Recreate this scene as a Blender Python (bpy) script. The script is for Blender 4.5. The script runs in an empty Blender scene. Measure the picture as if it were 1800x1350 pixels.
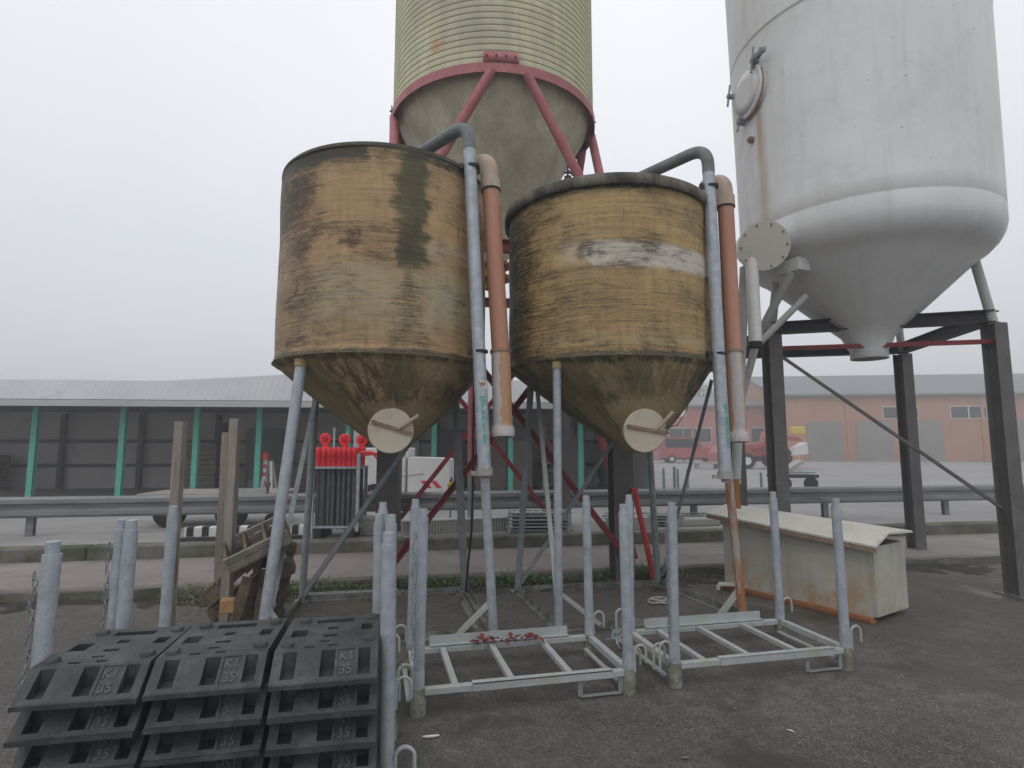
import bpy, bmesh, math, random
import numpy as np
from mathutils import Vector, Matrix, noise as mnoise
R = math.radians
sc = bpy.context.scene
col = sc.collection

# ------------------------------------------------------------ camera, sky, sun, exposure
FPX, PITCH, EYE = 1014.0, R(6.3), 1.55
cd = bpy.data.cameras.new("camera"); cam = bpy.data.objects.new("camera", cd); col.objects.link(cam)
cd.sensor_width = 36; cd.lens = FPX / 1800 * 36; cd.clip_end = 2000; cd.clip_start = 0.05
cam.location = (0, 0, EYE); cam.rotation_euler = (R(90) + PITCH, 0, 0)
sc.camera = cam
SUN_EL, SUN_AZ = R(52), R(200)
w = bpy.data.worlds.new("World"); sc.world = w; w.use_nodes = True
nt = w.node_tree; N = nt.nodes; L = nt.links; N.clear()
sky = N.new("ShaderNodeTexSky"); sky.sky_type = 'NISHITA'; sky.sun_disc = False
sky.sun_elevation = SUN_EL; sky.sun_rotation = SUN_AZ; sky.air_density = 2; sky.dust_density = 6
tc = N.new("ShaderNodeTexCoord"); sep = N.new("ShaderNodeSeparateXYZ"); L.new(tc.outputs['Generated'], sep.inputs[0])
ramp = N.new("ShaderNodeValToRGB"); L.new(sep.outputs['Z'], ramp.inputs[0])
e = ramp.color_ramp.elements; e[0].position = 0.0; e[0].color = (6.3, 6.45, 6.8, 1); e[1].position = 1.0; e[1].color = (10.5, 10.6, 10.8, 1)
m1 = e.new(0.30); m1.color = (7.0, 7.2, 7.75, 1)
m2 = e.new(0.55); m2.color = (8.2, 8.35, 8.7, 1)
nz = N.new("ShaderNodeTexNoise"); nz.inputs['Scale'].default_value = 1.3; nz.inputs['Detail'].default_value = 3; L.new(tc.outputs['Generated'], nz.inputs['Vector'])
mr = N.new("ShaderNodeMapRange"); mr.inputs[1].default_value = .3; mr.inputs[2].default_value = .7; mr.inputs[3].default_value = .95; mr.inputs[4].default_value = 1.05
L.new(nz.outputs[0], mr.inputs[0])
mu = N.new("ShaderNodeVectorMath"); mu.operation = 'SCALE'; L.new(ramp.outputs[0], mu.inputs[0]); L.new(mr.outputs[0], mu.inputs['Scale'])
mx = N.new("ShaderNodeMix"); mx.data_type = 'RGBA'; mx.inputs[0].default_value = 0.97
L.new(sky.outputs[0], mx.inputs[6]); L.new(mu.outputs[0], mx.inputs[7])
bg = N.new("ShaderNodeBackground"); bg.inputs[1].default_value = 0.118; L.new(mx.outputs[2], bg.inputs[0])
out = N.new("ShaderNodeOutputWorld"); L.new(bg.outputs[0], out.inputs[0])
sl = bpy.data.lights.new("sun", 'SUN'); sl.energy = 0.5; sl.angle = R(25); sl.color = (1, .97, .93)
so = bpy.data.objects.new("sun", sl); col.objects.link(so)
so.rotation_euler = (R(90) - SUN_EL, 0, R(180) - SUN_AZ)
sc.view_settings.view_transform = 'Standard'; sc.view_settings.look = 'None'
sc.view_settings.exposure = 0.0; sc.view_settings.gamma = 1.0
sc.view_settings.use_curve_mapping = False
sc.cycles.max_bounces = 8

# ------------------------------------------------------------ helpers
def ray(x, y):
    u = 675 - y
    return Vector((x - 900, FPX * math.cos(PITCH) - u * math.sin(PITCH), FPX * math.sin(PITCH) + u * math.cos(PITCH)))
def G(x, y, z=0.0):
    r = ray(x, y); t = (z - EYE) / r.z
    return Vector((r.x * t, r.y * t, z))
def P(x, y, Y):
    r = ray(x, y); t = Y / r.y
    return Vector((r.x * t, Y, EYE + r.z * t))
V = Vector
RNG = random.Random(7)

def tag(o, label=None, cat=None, group=None, kind=None):
    if label: o['label'] = label
    if cat: o['category'] = cat
    if group: o['group'] = group
    if kind: o['kind'] = kind
    return o
def empty(name, loc, label, cat, group=None, rz=0.0):
    o = bpy.data.objects.new(name, None); o.empty_display_size = .1; col.objects.link(o)
    o.location = loc; o.rotation_euler = (0, 0, rz)
    return tag(o, label, cat, group)

class MB:
    """collects shapes, links them as one mesh object"""
    def __init__(s): s.v = []; s.f = []; s.sm = []; s.mi = []; s.cm = 0
    def add(s, vs, fs, smooth=False):
        b = len(s.v); s.v += [tuple(q) for q in vs]
        for f in fs: s.f.append(tuple(b + i for i in f)); s.sm.append(smooth); s.mi.append(s.cm)
        return s
    def box(s, c, size, rz=0.0, M=None, bev=0.0):
        hx, hy, hz = size[0] / 2, size[1] / 2, size[2] / 2
        bev = min(bev, hx * .8, hy * .8, hz * .8)
        m = Matrix.Rotation(rz, 3, 'Z') if M is None else M
        c = V(c)
        if bev <= 0:
            vs = [V((x, y, z)) for z in (-hz, hz) for x, y in ((-hx, -hy), (hx, -hy), (hx, hy), (-hx, hy))]
            fs = [(3, 2, 1, 0), (4, 5, 6, 7), (0, 1, 5, 4), (1, 2, 6, 5), (2, 3, 7, 6), (3, 0, 4, 7)]
        else:
            bm = bmesh.new(); bmesh.ops.create_cube(bm, size=1)
            for q in bm.verts: q.co = V((q.co.x * hx * 2, q.co.y * hy * 2, q.co.z * hz * 2))
            bmesh.ops.bevel(bm, geom=list(bm.edges), offset=bev, segments=1, affect='EDGES')
            bm.verts.index_update()
            vs = [q.co.copy() for q in bm.verts]; fs = [tuple(q.index for q in f.verts) for f in bm.faces]; bm.free()
        return s.add([c + m @ q for q in vs], fs)
    def bar(s, a, b, wd, ht, up=V((0, 0, 1)), bev=0.0):
        """rectangular bar from a to b"""
        a, b = V(a), V(b); d = b - a; ln = d.length; d = d / ln
        up = V(up)
        if abs(d.dot(up)) > .98: up = V((0, 1, 0))
        sx = d.cross(up).normalized(); uz = sx.cross(d).normalized()
        M = Matrix((sx, d, uz)).transposed()
        return s.box((a + b) / 2, (wd, ln, ht), M=M, bev=bev)
    def angle(s, a, b, wd, t=.005, up=V((0, 0, 1)), flip=1):
        a, b = V(a), V(b); d = (b - a).normalized(); up = V(up)
        if abs(d.dot(up)) > .98: up = V((0, 1, 0))
        sx = d.cross(up).normalized() * flip; uz = sx.cross(d).normalized() * flip
        s.bar(a + sx * wd / 2, b + sx * wd / 2, wd, t, uz)
        s.bar(a + uz * (wd / 2 + t / 2), b + uz * (wd / 2 + t / 2), t, wd, uz)
        return s
    def hbeam(s, a, b, wd, dp, t=.012, up=(0, 1, 0)):
        a, b = V(a), V(b); d = (b - a).normalized(); up = V(up)
        sx = d.cross(up).normalized(); uz = sx.cross(d).normalized()
        o = uz * (dp / 2 - t / 2)
        s.bar(a + o, b + o, wd, t, uz); s.bar(a - o, b - o, wd, t, uz); s.bar(a, b, t, dp - 2 * t, uz)
        return s
    def tube(s, pts, r, seg=14, cap=True, smooth=True, inner=None):
        pts = [V(q) for q in pts]; n = len(pts)
        rs = r if isinstance(r, (list, tuple)) else [r] * n
        ring = []
        t0 = (pts[1] - pts[0]).normalized()
        ref = V((0, 0, 1)) if abs(t0.z) < .9 else V((1, 0, 0))
        nx = t0.cross(ref).normalized()
        for i in range(n):
            if i == 0: t = (pts[1] - pts[0])
            elif i == n - 1: t = pts[-1] - pts[-2]
            else: t = (pts[i + 1] - pts[i]).normalized() + (pts[i] - pts[i - 1]).normalized()
            t = t.normalized()
            nx = (nx - t * nx.dot(t)).normalized(); ny = t.cross(nx)
            ring.append([pts[i] + (nx * math.cos(a) + ny * math.sin(a)) * rs[i] for a in [2 * math.pi * k / seg for k in range(seg)]])
        vs = [q for rg in ring for q in rg]
        fs = [(i * seg + k, i * seg + (k + 1) % seg, (i + 1) * seg + (k + 1) % seg, (i + 1) * seg + k) for i in range(n - 1) for k in range(seg)]
        s.add(vs, fs, smooth)
        if cap:
            s.add(ring[0], [tuple(range(seg - 1, -1, -1))]); s.add(ring[-1], [tuple(range(seg))])
        return s
    def disc(s, c, axis, r, h, seg=28):
        ax = V(axis).normalized(); return s.tube([V(c) - ax * h / 2, V(c) + ax * h / 2], r, seg)
    def lathe(s, prof, c=(0, 0), seg=48, smooth=True, a0=0, a1=2 * math.pi, cap=False):
        full = abs(a1 - a0 - 2 * math.pi) < 1e-6; m = seg if full else seg + 1
        vs = [V((c[0] + r * math.cos(a0 + (a1 - a0) * k / seg), c[1] + r * math.sin(a0 + (a1 - a0) * k / seg), z)) for r, z in prof for k in range(m)]
        fs = []
        for i in range(len(prof) - 1):
            for k in range(seg):
                k2 = (k + 1) % m
                fs.append((i * m + k, i * m + k2, (i + 1) * m + k2, (i + 1) * m + k))
        return s.add(vs, fs, smooth)
    def poly(s, pts, thick):
        """flat polygon with thickness vector"""
        n = len(pts); t = V(thick); a = [V(q) for q in pts]; b = [q + t for q in a]
        return s.add(a + b, [tuple(range(n - 1, -1, -1)), tuple(range(n, 2 * n))] + [(i, (i + 1) % n, n + (i + 1) % n, n + i) for i in range(n)])
    def build(s, name, mat, parent=None, loc=None):
        me = bpy.data.meshes.new(name); me.from_pydata(s.v, [], s.f); me.update()
        mats = mat if isinstance(mat, (list, tuple)) else [mat]
        for q in mats: me.materials.append(q)
        me.polygons.foreach_set('use_smooth', s.sm)
        if len(mats) > 1: me.polygons.foreach_set('material_index', s.mi)
        bm = bmesh.new(); bm.from_mesh(me); bmesh.ops.recalc_face_normals(bm, faces=bm.faces); bm.to_mesh(me); bm.free()
        o = bpy.data.objects.new(name, me); col.objects.link(o)
        if parent is not None:
            o.parent = parent
        if loc is not None: o.location = loc
        return o

def kids(o): return [c for c in bpy.data.objects if c.parent is o]
def copy_tree(o, parent=None):
    c = o.copy(); col.objects.link(c); c.parent = parent
    for ch in kids(o): copy_tree(ch, c)
    return c
def arc(c, r, a0, a1, ux, uy, n=10):
    c, ux, uy = V(c), V(ux), V(uy)
    return [c + ux * r * math.cos(a0 + (a1 - a0) * i / n) + uy * r * math.sin(a0 + (a1 - a0) * i / n) for i in range(n + 1)]
def text_geo(txt, size, extrude=.003, space=1.0, line=1.0, bold=0.0):
    cu = bpy.data.curves.new("t", 'FONT'); cu.body = txt; cu.size = size; cu.extrude = extrude; cu.align_x = 'CENTER'; cu.align_y = 'CENTER'
    cu.space_line = line; cu.space_character = space; cu.offset = bold; cu.resolution_u = 4
    o = bpy.data.objects.new("t", cu); col.objects.link(o); bpy.context.view_layer.update()
    me = o.evaluated_get(bpy.context.evaluated_depsgraph_get()).to_mesh()
    vs = [q.co.copy() for q in me.vertices]; fs = [tuple(p.vertices) for p in me.polygons]
    bpy.data.objects.remove(o); bpy.data.curves.remove(cu)
    return vs, fs

# ------------------------------------------------------------ materials
def srgb(r, g, b):
    f = lambda c: ((c / 255 + .055) / 1.055) ** 2.4 if c > 10 else c / 255 / 12.92
    return (f(r), f(g), f(b), 1)
MATS = {}
class NB:
    def __init__(s, name):
        s.m = bpy.data.materials.new(name); s.m.use_nodes = True; s.t = s.m.node_tree; s.n = s.t.nodes; s.l = s.t.links
        s.b = s.n['Principled BSDF']; s.b.inputs['Specular IOR Level'].default_value = .35
    def new(s, k, **kw):
        q = s.n.new(k)
        for a, b in kw.items(): setattr(q, a, b)
        return q
    def coord(s, kind='Object', scale=(1, 1, 1)):
        if isinstance(kind, str) and kind == 'World':
            c = s.new('ShaderNodeNewGeometry').outputs['Position']
        else: c = s.new('ShaderNodeTexCoord').outputs[kind]
        mp = s.new('ShaderNodeMapping'); mp.inputs['Scale'].default_value = scale; s.l.new(c, mp.inputs[0]); return mp.outputs[0]
    def noise(s, vec, scale, det=6, rough=.6, lo=.35, hi=.65, dist=0):
        q = s.new('ShaderNodeTexNoise'); q.inputs['Scale'].default_value = scale; q.inputs['Detail'].default_value = det
        q.inputs['Roughness'].default_value = rough; q.inputs['Distortion'].default_value = dist; s.l.new(vec, q.inputs['Vector'])
        return s.rng(q.outputs[0], lo, hi)
    def rng(s, v, lo, hi, a=0, b=1):
        q = s.new('ShaderNodeMapRange'); q.inputs[1].default_value = lo; q.inputs[2].default_value = hi; q.inputs[3].default_value = a; q.inputs[4].default_value = b
        s.l.new(v, q.inputs[0]); return q.outputs[0]
    def mix(s, fac, a, b, mode='MIX'):
        q = s.new('ShaderNodeMix', data_type='RGBA', blend_type=mode)
        for i, x in ((0, fac), (6, a), (7, b)):
            if isinstance(x, (int, float)): q.inputs[i].default_value = x
            elif isinstance(x, tuple): q.inputs[i].default_value = x
            else: s.l.new(x, q.inputs[i])
        return q.outputs[2]
    def math(s, op, a, b=None):
        q = s.new('ShaderNodeMath', operation=op)
        for i, x in ((0, a), (1, b)):
            if x is None: continue
            if isinstance(x, (int, float)): q.inputs[i].default_value = x
            else: s.l.new(x, q.inputs[i])
        return q.outputs[0]
    def attr(s, name):
        q = s.new('ShaderNodeAttribute', attribute_name=name); return q.outputs['Fac']
    def done(s, colr, rough=.7, bump=None, bd=.01, bs=.5, metal=0.0):
        if isinstance(colr, tuple): s.b.inputs['Base Color'].default_value = colr
        else: s.l.new(colr, s.b.inputs['Base Color'])
        if isinstance(rough, (int, float)): s.b.inputs['Roughness'].default_value = rough
        else: s.l.new(rough, s.b.inputs['Roughness'])
        s.b.inputs['Metallic'].default_value = metal
        if bump is not None:
            q = s.new('ShaderNodeBump'); q.inputs['Distance'].default_value = bd; q.inputs['Strength'].default_value = bs
            s.l.new(bump, q.inputs['Height']); s.l.new(q.outputs[0], s.b.inputs['Normal'])
        return s.m

def weathered(name, c1, c2, c3=None, scale=6, rough=.6, bump=.004, stretch=(1, 1, 1), lo3=.58, hi3=.7, fine=60, s3=2.0, metal=0.0, finec=.25):
    """two-tone mottle, fine grain, optional third stain colour"""
    b = NB(name); cw = b.coord('World', stretch)
    c = b.mix(b.noise(cw, scale), c1, c2)
    fn = b.noise(cw, fine, det=3)
    c = b.mix(b.rng(fn, 0, 1, 0, finec), c, tuple(q * .45 for q in c1[:3]) + (1,))
    if c3:
        st = b.noise(cw, s3, det=9, rough=.7, lo=lo3, hi=hi3)
        c = b.mix(st, c, c3)
    return b.done(c, b.rng(fn, 0, 1, rough - .08, min(1, rough + .1)), bump=fn, bd=bump, bs=.6, metal=metal)

galv = weathered('galvanised_steel', (.33, .375, .42, 1), (.47, .51, .55, 1), (.25, .28, .30, 1), scale=14, rough=.45, bump=.001, fine=120, s3=5, metal=.25)
galv_moss = weathered('galvanised_mossy', (.34, .37, .38, 1), (.44, .46, .46, 1), (.30, .32, .22, 1), scale=10, rough=.65, bump=.002, s3=5, lo3=.50, hi3=.68)
galv_foot = weathered('mossy_foot', (.20, .22, .17, 1), (.30, .31, .26, 1), (.11, .12, .07, 1), scale=14, rough=.8, s3=9, lo3=.45, hi3=.6)
steel_old = weathered('dull_zinc', (.20, .225, .235, 1), (.28, .31, .32, 1), (.14, .16, .15, 1), scale=9, rough=.6, s3=4)
steel_dark = weathered('grey_painted_steel', (.105, .10, .10, 1), (.15, .145, .143, 1), (.13, .10, .08, 1), scale=4, rough=.6, s3=3, lo3=.62, hi3=.72)
black_steel = weathered('black_steel', (.02, .02, .022, 1), (.035, .033, .035, 1), (.07, .04, .03, 1), scale=5, rough=.6)
red_paint = weathered('faded_red_paint', (.38, .105, .12, 1), (.46, .175, .19, 1), (.30, .13, .13, 1), scale=5, rough=.55, s3=3)
red_dark = weathered('dark_red_paint', (.20, .018, .024, 1), (.26, .03, .04, 1), (.12, .03, .025, 1), scale=7, rough=.5)
red_bright = weathered('bright_red_plastic', (.80, .02, .035, 1), (.86, .05, .07, 1), scale=8, rough=.4, finec=.08)
brown_pvc = weathered('faded_brown_plastic', (.42, .20, .13, 1), (.49, .25, .17, 1), (.36, .20, .15, 1), scale=3, stretch=(1, 1, .25), rough=.5, s3=2, bump=.0006, finec=.1)
pale_pvc = weathered('weathered_elbow_plastic', (.46, .36, .28, 1), (.54, .43, .35, 1), (.30, .22, .16, 1), scale=7, rough=.7, s3=6)
white_paint = weathered('dirty_white_paint', (.62, .63, .62, 1), (.70, .71, .70, 1), (.55, .55, .51, 1), scale=2.2, rough=.5, bump=.001, fine=30, s3=1.3, finec=.12)
white_far = weathered('white_panel', (.62, .62, .61, 1), (.68, .68, .68, 1), (.52, .52, .5, 1), scale=3, rough=.5, finec=.08)
rubber = weathered('grey_rubber', (.028, .032, .034, 1), (.055, .060, .062, 1), (.10, .105, .10, 1), scale=9, rough=.52, bump=.0015, fine=90, s3=7, lo3=.5, hi3=.75)
wood = weathered('weathered_wood', (.23, .20, .17, 1), (.34, .30, .26, 1), (.12, .11, .09, 1), scale=9, stretch=(2, 2, .25), rough=.85, bump=.004, fine=55, s3=4)
wood_brown = weathered('old_pallet_wood', (.10, .072, .05, 1), (.20, .15, .11, 1), (.045, .04, .03, 1), scale=9, stretch=(1, .6, 1), rough=.9, bump=.004, s3=5)
green_paint = weathered('turquoise_paint', (.10, .42, .33, 1), (.13, .48, .38, 1), scale=4, rough=.5, finec=.1)
cream_plate = weathered('cream_plastic_cover', (.54, .47, .37, 1), (.60, .53, .43, 1), (.42, .33, .22, 1), scale=4, rough=.6, bump=.0003, s3=3, lo3=.5, hi3=.75, finec=.1)
rust = weathered('rust', (.30, .11, .04, 1), (.38, .17, .07, 1), (.14, .06, .035, 1), scale=12, rough=.85, bump=.003)
rusty_bar = weathered('rusty_latch_bar', (.25, .15, .10, 1), (.36, .26, .19, 1), (.14, .07, .05, 1), scale=14, rough=.8)
conc = weathered('mossy_concrete', (.15, .145, .125, 1), (.20, .19, .165, 1), (.065, .075, .04, 1), scale=3, rough=.9, bump=.006, s3=1.8, lo3=.42, hi3=.6)
conc_pale = weathered('pale_concrete', (.36, .35, .33, 1), (.44, .43, .41, 1), (.27, .26, .24, 1), scale=2, rough=.9, bump=.006, s3=1.5)
dark_void = weathered('dark_opening', (.03, .03, .03, 1), (.04, .04, .042, 1), rough=.9)
teal_ink = NB('green_lettering').done((.02, .38, .30, 1), .5)
pink_ink = NB('red_mark').done((.55, .08, .10, 1), .5)
sticker = NB('white_sticker').done((.62, .58, .58, 1), .5)
cable_blk = NB('black_cable').done((.02, .022, .022, 1), .5)
yellow = weathered('yellow_plastic', (.62, .42, .03, 1), (.7, .5, .05, 1), rough=.5)
glass = NB('dark_glass').done((.03, .035, .04, 1), .12)
tyre = NB('tyre_rubber').done((.02, .02, .02, 1), .85)

def asphalt():
    b = NB('asphalt'); c = b.coord('World')
    big = b.noise(c, .55, det=8, lo=.38, hi=.64); mid = b.noise(c, 3.2, det=8, rough=.7)
    base = b.mix(big, (.088, .081, .073, 1), (.235, .215, .190, 1))
    base = b.mix(b.rng(mid, 0, 1, 0, .55), base, (.070, .064, .058, 1))
    wet = b.noise(c, 1.1, det=7, lo=.50, hi=.64, dist=.5)
    br = b.noise(c, 1.1, det=6, lo=.55, hi=.70, dist=.4)
    vo = b.new('ShaderNodeTexVoronoi', feature='F1'); vo.inputs['Scale'].default_value = 62; b.l.new(c, vo.inputs['Vector'])
    sx = b.new('ShaderNodeSeparateColor'); b.l.new(vo.outputs['Color'], sx.inputs[0])
    pick = b.rng(sx.outputs[0], .84, .92); spot = b.rng(vo.outputs['Distance'], .42, .26)
    base = b.mix(b.math('MULTIPLY', b.math('MULTIPLY', pick, spot), .75), base, (.42, .40, .37, 1))
    v2 = b.new('ShaderNodeTexVoronoi', feature='F1'); v2.inputs['Scale'].default_value = 115; b.l.new(c, v2.inputs['Vector'])
    s2 = b.new('ShaderNodeSeparateColor'); b.l.new(v2.outputs['Color'], s2.inputs[0])
    base = b.mix(b.rng(s2.outputs[0], .35, 1.0, 0, .75), base, (.022, .021, .020, 1)); base = b.mix(b.rng(s2.outputs[1], .55, 1.0, 0, .6), base, (.22, .205, .185, 1))
    big2 = b.noise(c, 9, det=9, rough=.8, lo=.4, hi=.66); base = b.mix(b.rng(big2, 0, 1, 0, .5), base, (.035, .032, .028, 1))
    base = b.mix(b.rng(br, 0, 1, 0, .45), base, (.10, .072, .045, 1))
    base = b.mix(b.rng(wet, 0, 1, 0, .68), base, (.022, .020, .018, 1))
    gp = b.new('ShaderNodeSeparateXYZ'); b.l.new(b.new('ShaderNodeNewGeometry').outputs['Position'], gp.inputs[0])
    soil = b.math('MULTIPLY', b.math('MULTIPLY', b.rng(gp.outputs[1], 4.2, 6.2), b.rng(gp.outputs[1], 12, 9)), b.noise(c, 1.9, det=10, rough=.72, lo=.42, hi=.58))
    base = b.mix(b.math('MULTIPLY', soil, .8), base, b.mix(b.noise(c, 28, det=8, rough=.8), (.035, .028, .02, 1), (.13, .105, .075, 1)))
    oil = b.noise(c, .42, det=5, lo=.46, hi=.62, dist=.3); base = b.mix(b.rng(oil, 0, 1, 0, .35), base, (.030, .028, .026, 1))
    ck = b.new('ShaderNodeTexVoronoi', feature='DISTANCE_TO_EDGE'); ck.inputs['Scale'].default_value = .75
    wv = b.new('ShaderNodeVectorMath', operation='ADD'); nn = b.new('ShaderNodeTexNoise'); nn.inputs['Scale'].default_value = 2.2; nn.inputs['Detail'].default_value = 6; b.l.new(c, nn.inputs['Vector']); b.l.new(c, wv.inputs[0]); b.l.new(nn.outputs['Color'], wv.inputs[1]); b.l.new(wv.outputs[0], ck.inputs['Vector'])
    ckm = b.math('MULTIPLY', b.rng(ck.outputs['Distance'], .006, .002), b.noise(c, .6, det=3, lo=.52, hi=.6)); base = b.mix(b.math('MULTIPLY', ckm, .75), base, (.014, .013, .012, 1))
    fn = b.noise(c, 160, det=4)
    h = b.math('ADD', b.math('MULTIPLY', vo.outputs['Distance'], -1.0), b.math('MULTIPLY', fn, .5))
    return b.done(base, b.rng(wet, 0, 1, .82, .32), bump=h, bd=.006, bs=.6)
def slab_mat():
    b = NB('path_concrete'); c = b.coord('World')
    base = b.mix(b.noise(c, .9, det=8), (.20, .175, .16, 1), (.27, .245, .23, 1))
    base = b.mix(b.noise(c, 2.4, det=9, rough=.75, lo=.52, hi=.7), base, (.15, .135, .12, 1))
    fn = b.noise(c, 70, det=4); base = b.mix(b.rng(fn, 0, 1, 0, .3), base, (.12, .11, .10, 1))
    return b.done(base, .85, bump=fn, bd=.003)
def yard_mat():
    b = NB('yard_concrete'); c = b.coord('World')
    base = b.mix(b.noise(c, .25, det=8), (.24, .235, .235, 1), (.33, .325, .32, 1))
    base = b.mix(b.noise(c, 1.4, det=9, rough=.75, lo=.52, hi=.7), base, (.19, .185, .18, 1))
    fn = b.noise(c, 50, det=4); base = b.mix(b.rng(fn, 0, 1, 0, .25), base, (.15, .145, .14, 1))
    return b.done(base, .85, bump=fn, bd=.003)
def dirt_mat():
    b = NB('dirt'); c = b.coord('World')
    base = b.mix(b.noise(c, 6, det=9), (.035, .03, .022, 1), (.08, .068, .052, 1))
    fn = b.noise(c, 45, det=6); base = b.mix(b.rng(fn, 0, 1, 0, .6), base, (.025, .024, .018, 1))
    return b.done(base, .95, bump=fn, bd=.02, bs=.8)

def tank_mat(name, base1, base2, vio=(.085, .04, .035, 1)):
    """UV = arc length, height in metres; vertex masks give stain places, noise breaks them up"""
    b = NB(name); uv = b.new('ShaderNodeUVMap', uv_map='uv').outputs[0]
    def mp(sx, sy, ox=0):
        q = b.new('ShaderNodeMapping'); q.inputs['Scale'].default_value = (sx, sy, 1); q.inputs['Location'].default_value = (ox, ox, 0); b.l.new(uv, q.inputs[0]); return q.outputs[0]
    streak = b.noise(mp(1.0, 38), 1.0, det=9, rough=.72, lo=.33, hi=.67)
    streak2 = b.noise(mp(5, 130, 7), 1.0, det=8, rough=.8, lo=.4, hi=.6)
    blot = b.noise(mp(2.0, 2.6, 3), 1.0, det=10, rough=.7, lo=.3, hi=.7)
    drip = b.noise(mp(9, .9, 5), 1.0, det=7, rough=.65, lo=.35, hi=.65)
    rag = b.noise(mp(11, 38, 11), 1.0, det=12, rough=.82, lo=.36, hi=.64)
    big = b.noise(mp(.9, 1.3, 23), 1.0, det=6, rough=.6, lo=.35, hi=.65)
    c = b.mix(blot, base1, base2)
    c = b.mix(b.rng(big, 0, 1, 0, .5), c, (.31, .21, .115, 1))
    c = b.mix(b.rng(streak, 0, 1, 0, .26), c, tuple(q * .42 for q in base1[:3]) + (1,))
    c = b.mix(b.rng(streak2, 0, 1, 0, .20), c, tuple(min(1, q * 1.35) for q in base2[:3]) + (1,))
    c = b.mix(b.rng(drip, .3, 1, 0, .34), c, (.24, .15, .075, 1))
    dr3 = b.noise(mp(16, 1.1, 51), 1.0, det=8, rough=.7, lo=.52, hi=.66); dm = b.noise(mp(1.1, 1.5, 57), 1.0, det=3, lo=.42, hi=.6)
    c = b.mix(b.math('MULTIPLY', b.math('MULTIPLY', dr3, dm), .5), c, (.11, .07, .04, 1))
    comb = b.math('ADD', b.math('ADD', b.math('MULTIPLY', rag, .35), b.math('MULTIPLY', streak2, .2)), b.math('ADD', b.math('MULTIPLY', streak, .25), b.math('MULTIPLY', blot, .20)))
    def masked(at, colr, soft=.22, amt=.95):
        nonlocal c
        f = b.math('ADD', b.attr(at), b.math('MULTIPLY', b.math('SUBTRACT', comb, .5), 1.8))
        c = b.mix(b.rng(f, .55 - soft, .55 + soft, 0, amt), c, colr)
    masked('pale', (.40, .385, .26, 1), .3, .75)
    masked('grey', (.60, .56, .50, 1), .34, .85)
    masked('brown', (.15, .088, .04, 1), .3, .8)
    masked('violet', vio, .2, .88)
    masked('green', (.062, .062, .026, 1), .3, .92)
    masked('dark', (.026, .026, .020, 1), .3, .93)
    # grime caught in the winding all over
    gr = b.noise(mp(4.5, 26, 31), 1.0, det=12, rough=.8, lo=.42, hi=.60); gm = b.noise(mp(1.8, 2.6, 37), 1.0, det=8, rough=.65, lo=.47, hi=.60)
    c = b.mix(b.math('MULTIPLY', b.math('MULTIPLY', gr, gm), .95), c, (.075, .048, .025, 1))
    ln = b.noise(mp(1.1, 75, 17), 1.0, det=4, rough=.5, lo=.64, hi=.68)
    c = b.mix(b.math('MULTIPLY', ln, .75), c, (.06, .035, .02, 1))
    h = b.math('ADD', b.math('MULTIPLY', streak2, .5), b.math('ADD', streak, b.math('MULTIPLY', rag, .5)))
    return b.done(c, .55, bump=h, bd=.005, bs=.4)

tank_l = tank_mat('ochre_fibreglass', (.43, .265, .12, 1), (.55, .385, .19, 1))
tank_r = tank_mat('yellow_fibreglass', (.44, .295, .11, 1), (.55, .405, .17, 1), (.11, .06, .04, 1))

def ribbed_mat():
    b = NB('ribbed_silo_plastic'); uv = b.new('ShaderNodeUVMap', uv_map='uv').outputs[0]
    def mp(sx, sy, ox=0):
        q = b.new('ShaderNodeMapping'); q.inputs['Scale'].default_value = (sx, sy, 1); q.inputs['Location'].default_value = (ox, ox, 0); b.l.new(uv, q.inputs[0]); return q.outputs[0]
    c = b.mix(b.noise(mp(1.2, 1.2), 1, det=8), (.52, .50, .31, 1), (.62, .60, .40, 1))
    c = b.mix(b.rng(b.noise(mp(8, .8), 1, det=6), 0, 1, 0, .35), c, (.26, .25, .19, 1))
    c = b.mix(b.rng(b.noise(mp(.8, .5, 4), 1, det=6, lo=.5, hi=.7), 0, 1, 0, .6), c, (.30, .27, .25, 1))
    f = b.math('MULTIPLY', b.attr('seam'), b.rng(b.noise(mp(3, 9, 2), 1, det=6, lo=.2, hi=.6), 0, 1, .45, 1))
    c = b.mix(f, c, (.12, .11, .07, 1))
    g = b.math('ADD', b.attr('pink'), b.math('MULTIPLY', b.math('SUBTRACT', b.noise(mp(6, 20, 9), 1, det=8), .5), .7))
    c = b.mix(b.rng(g, .3, .8, 0, .8), c, (.50, .25, .17, 1))
    fn = b.noise(mp(30, 40), 1, det=5)
    return b.done(c, .7, bump=fn, bd=.003)
ribbed = ribbed_mat()
hopper_olive = weathered('olive_hopper_shell', (.50, .47, .34, 1), (.66, .62, .48, 1), (.32, .28, .17, 1), scale=3.0, stretch=(1, 1, .5), rough=.75, s3=1.2, bump=.004, lo3=.45, hi3=.7, fine=22)

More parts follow.
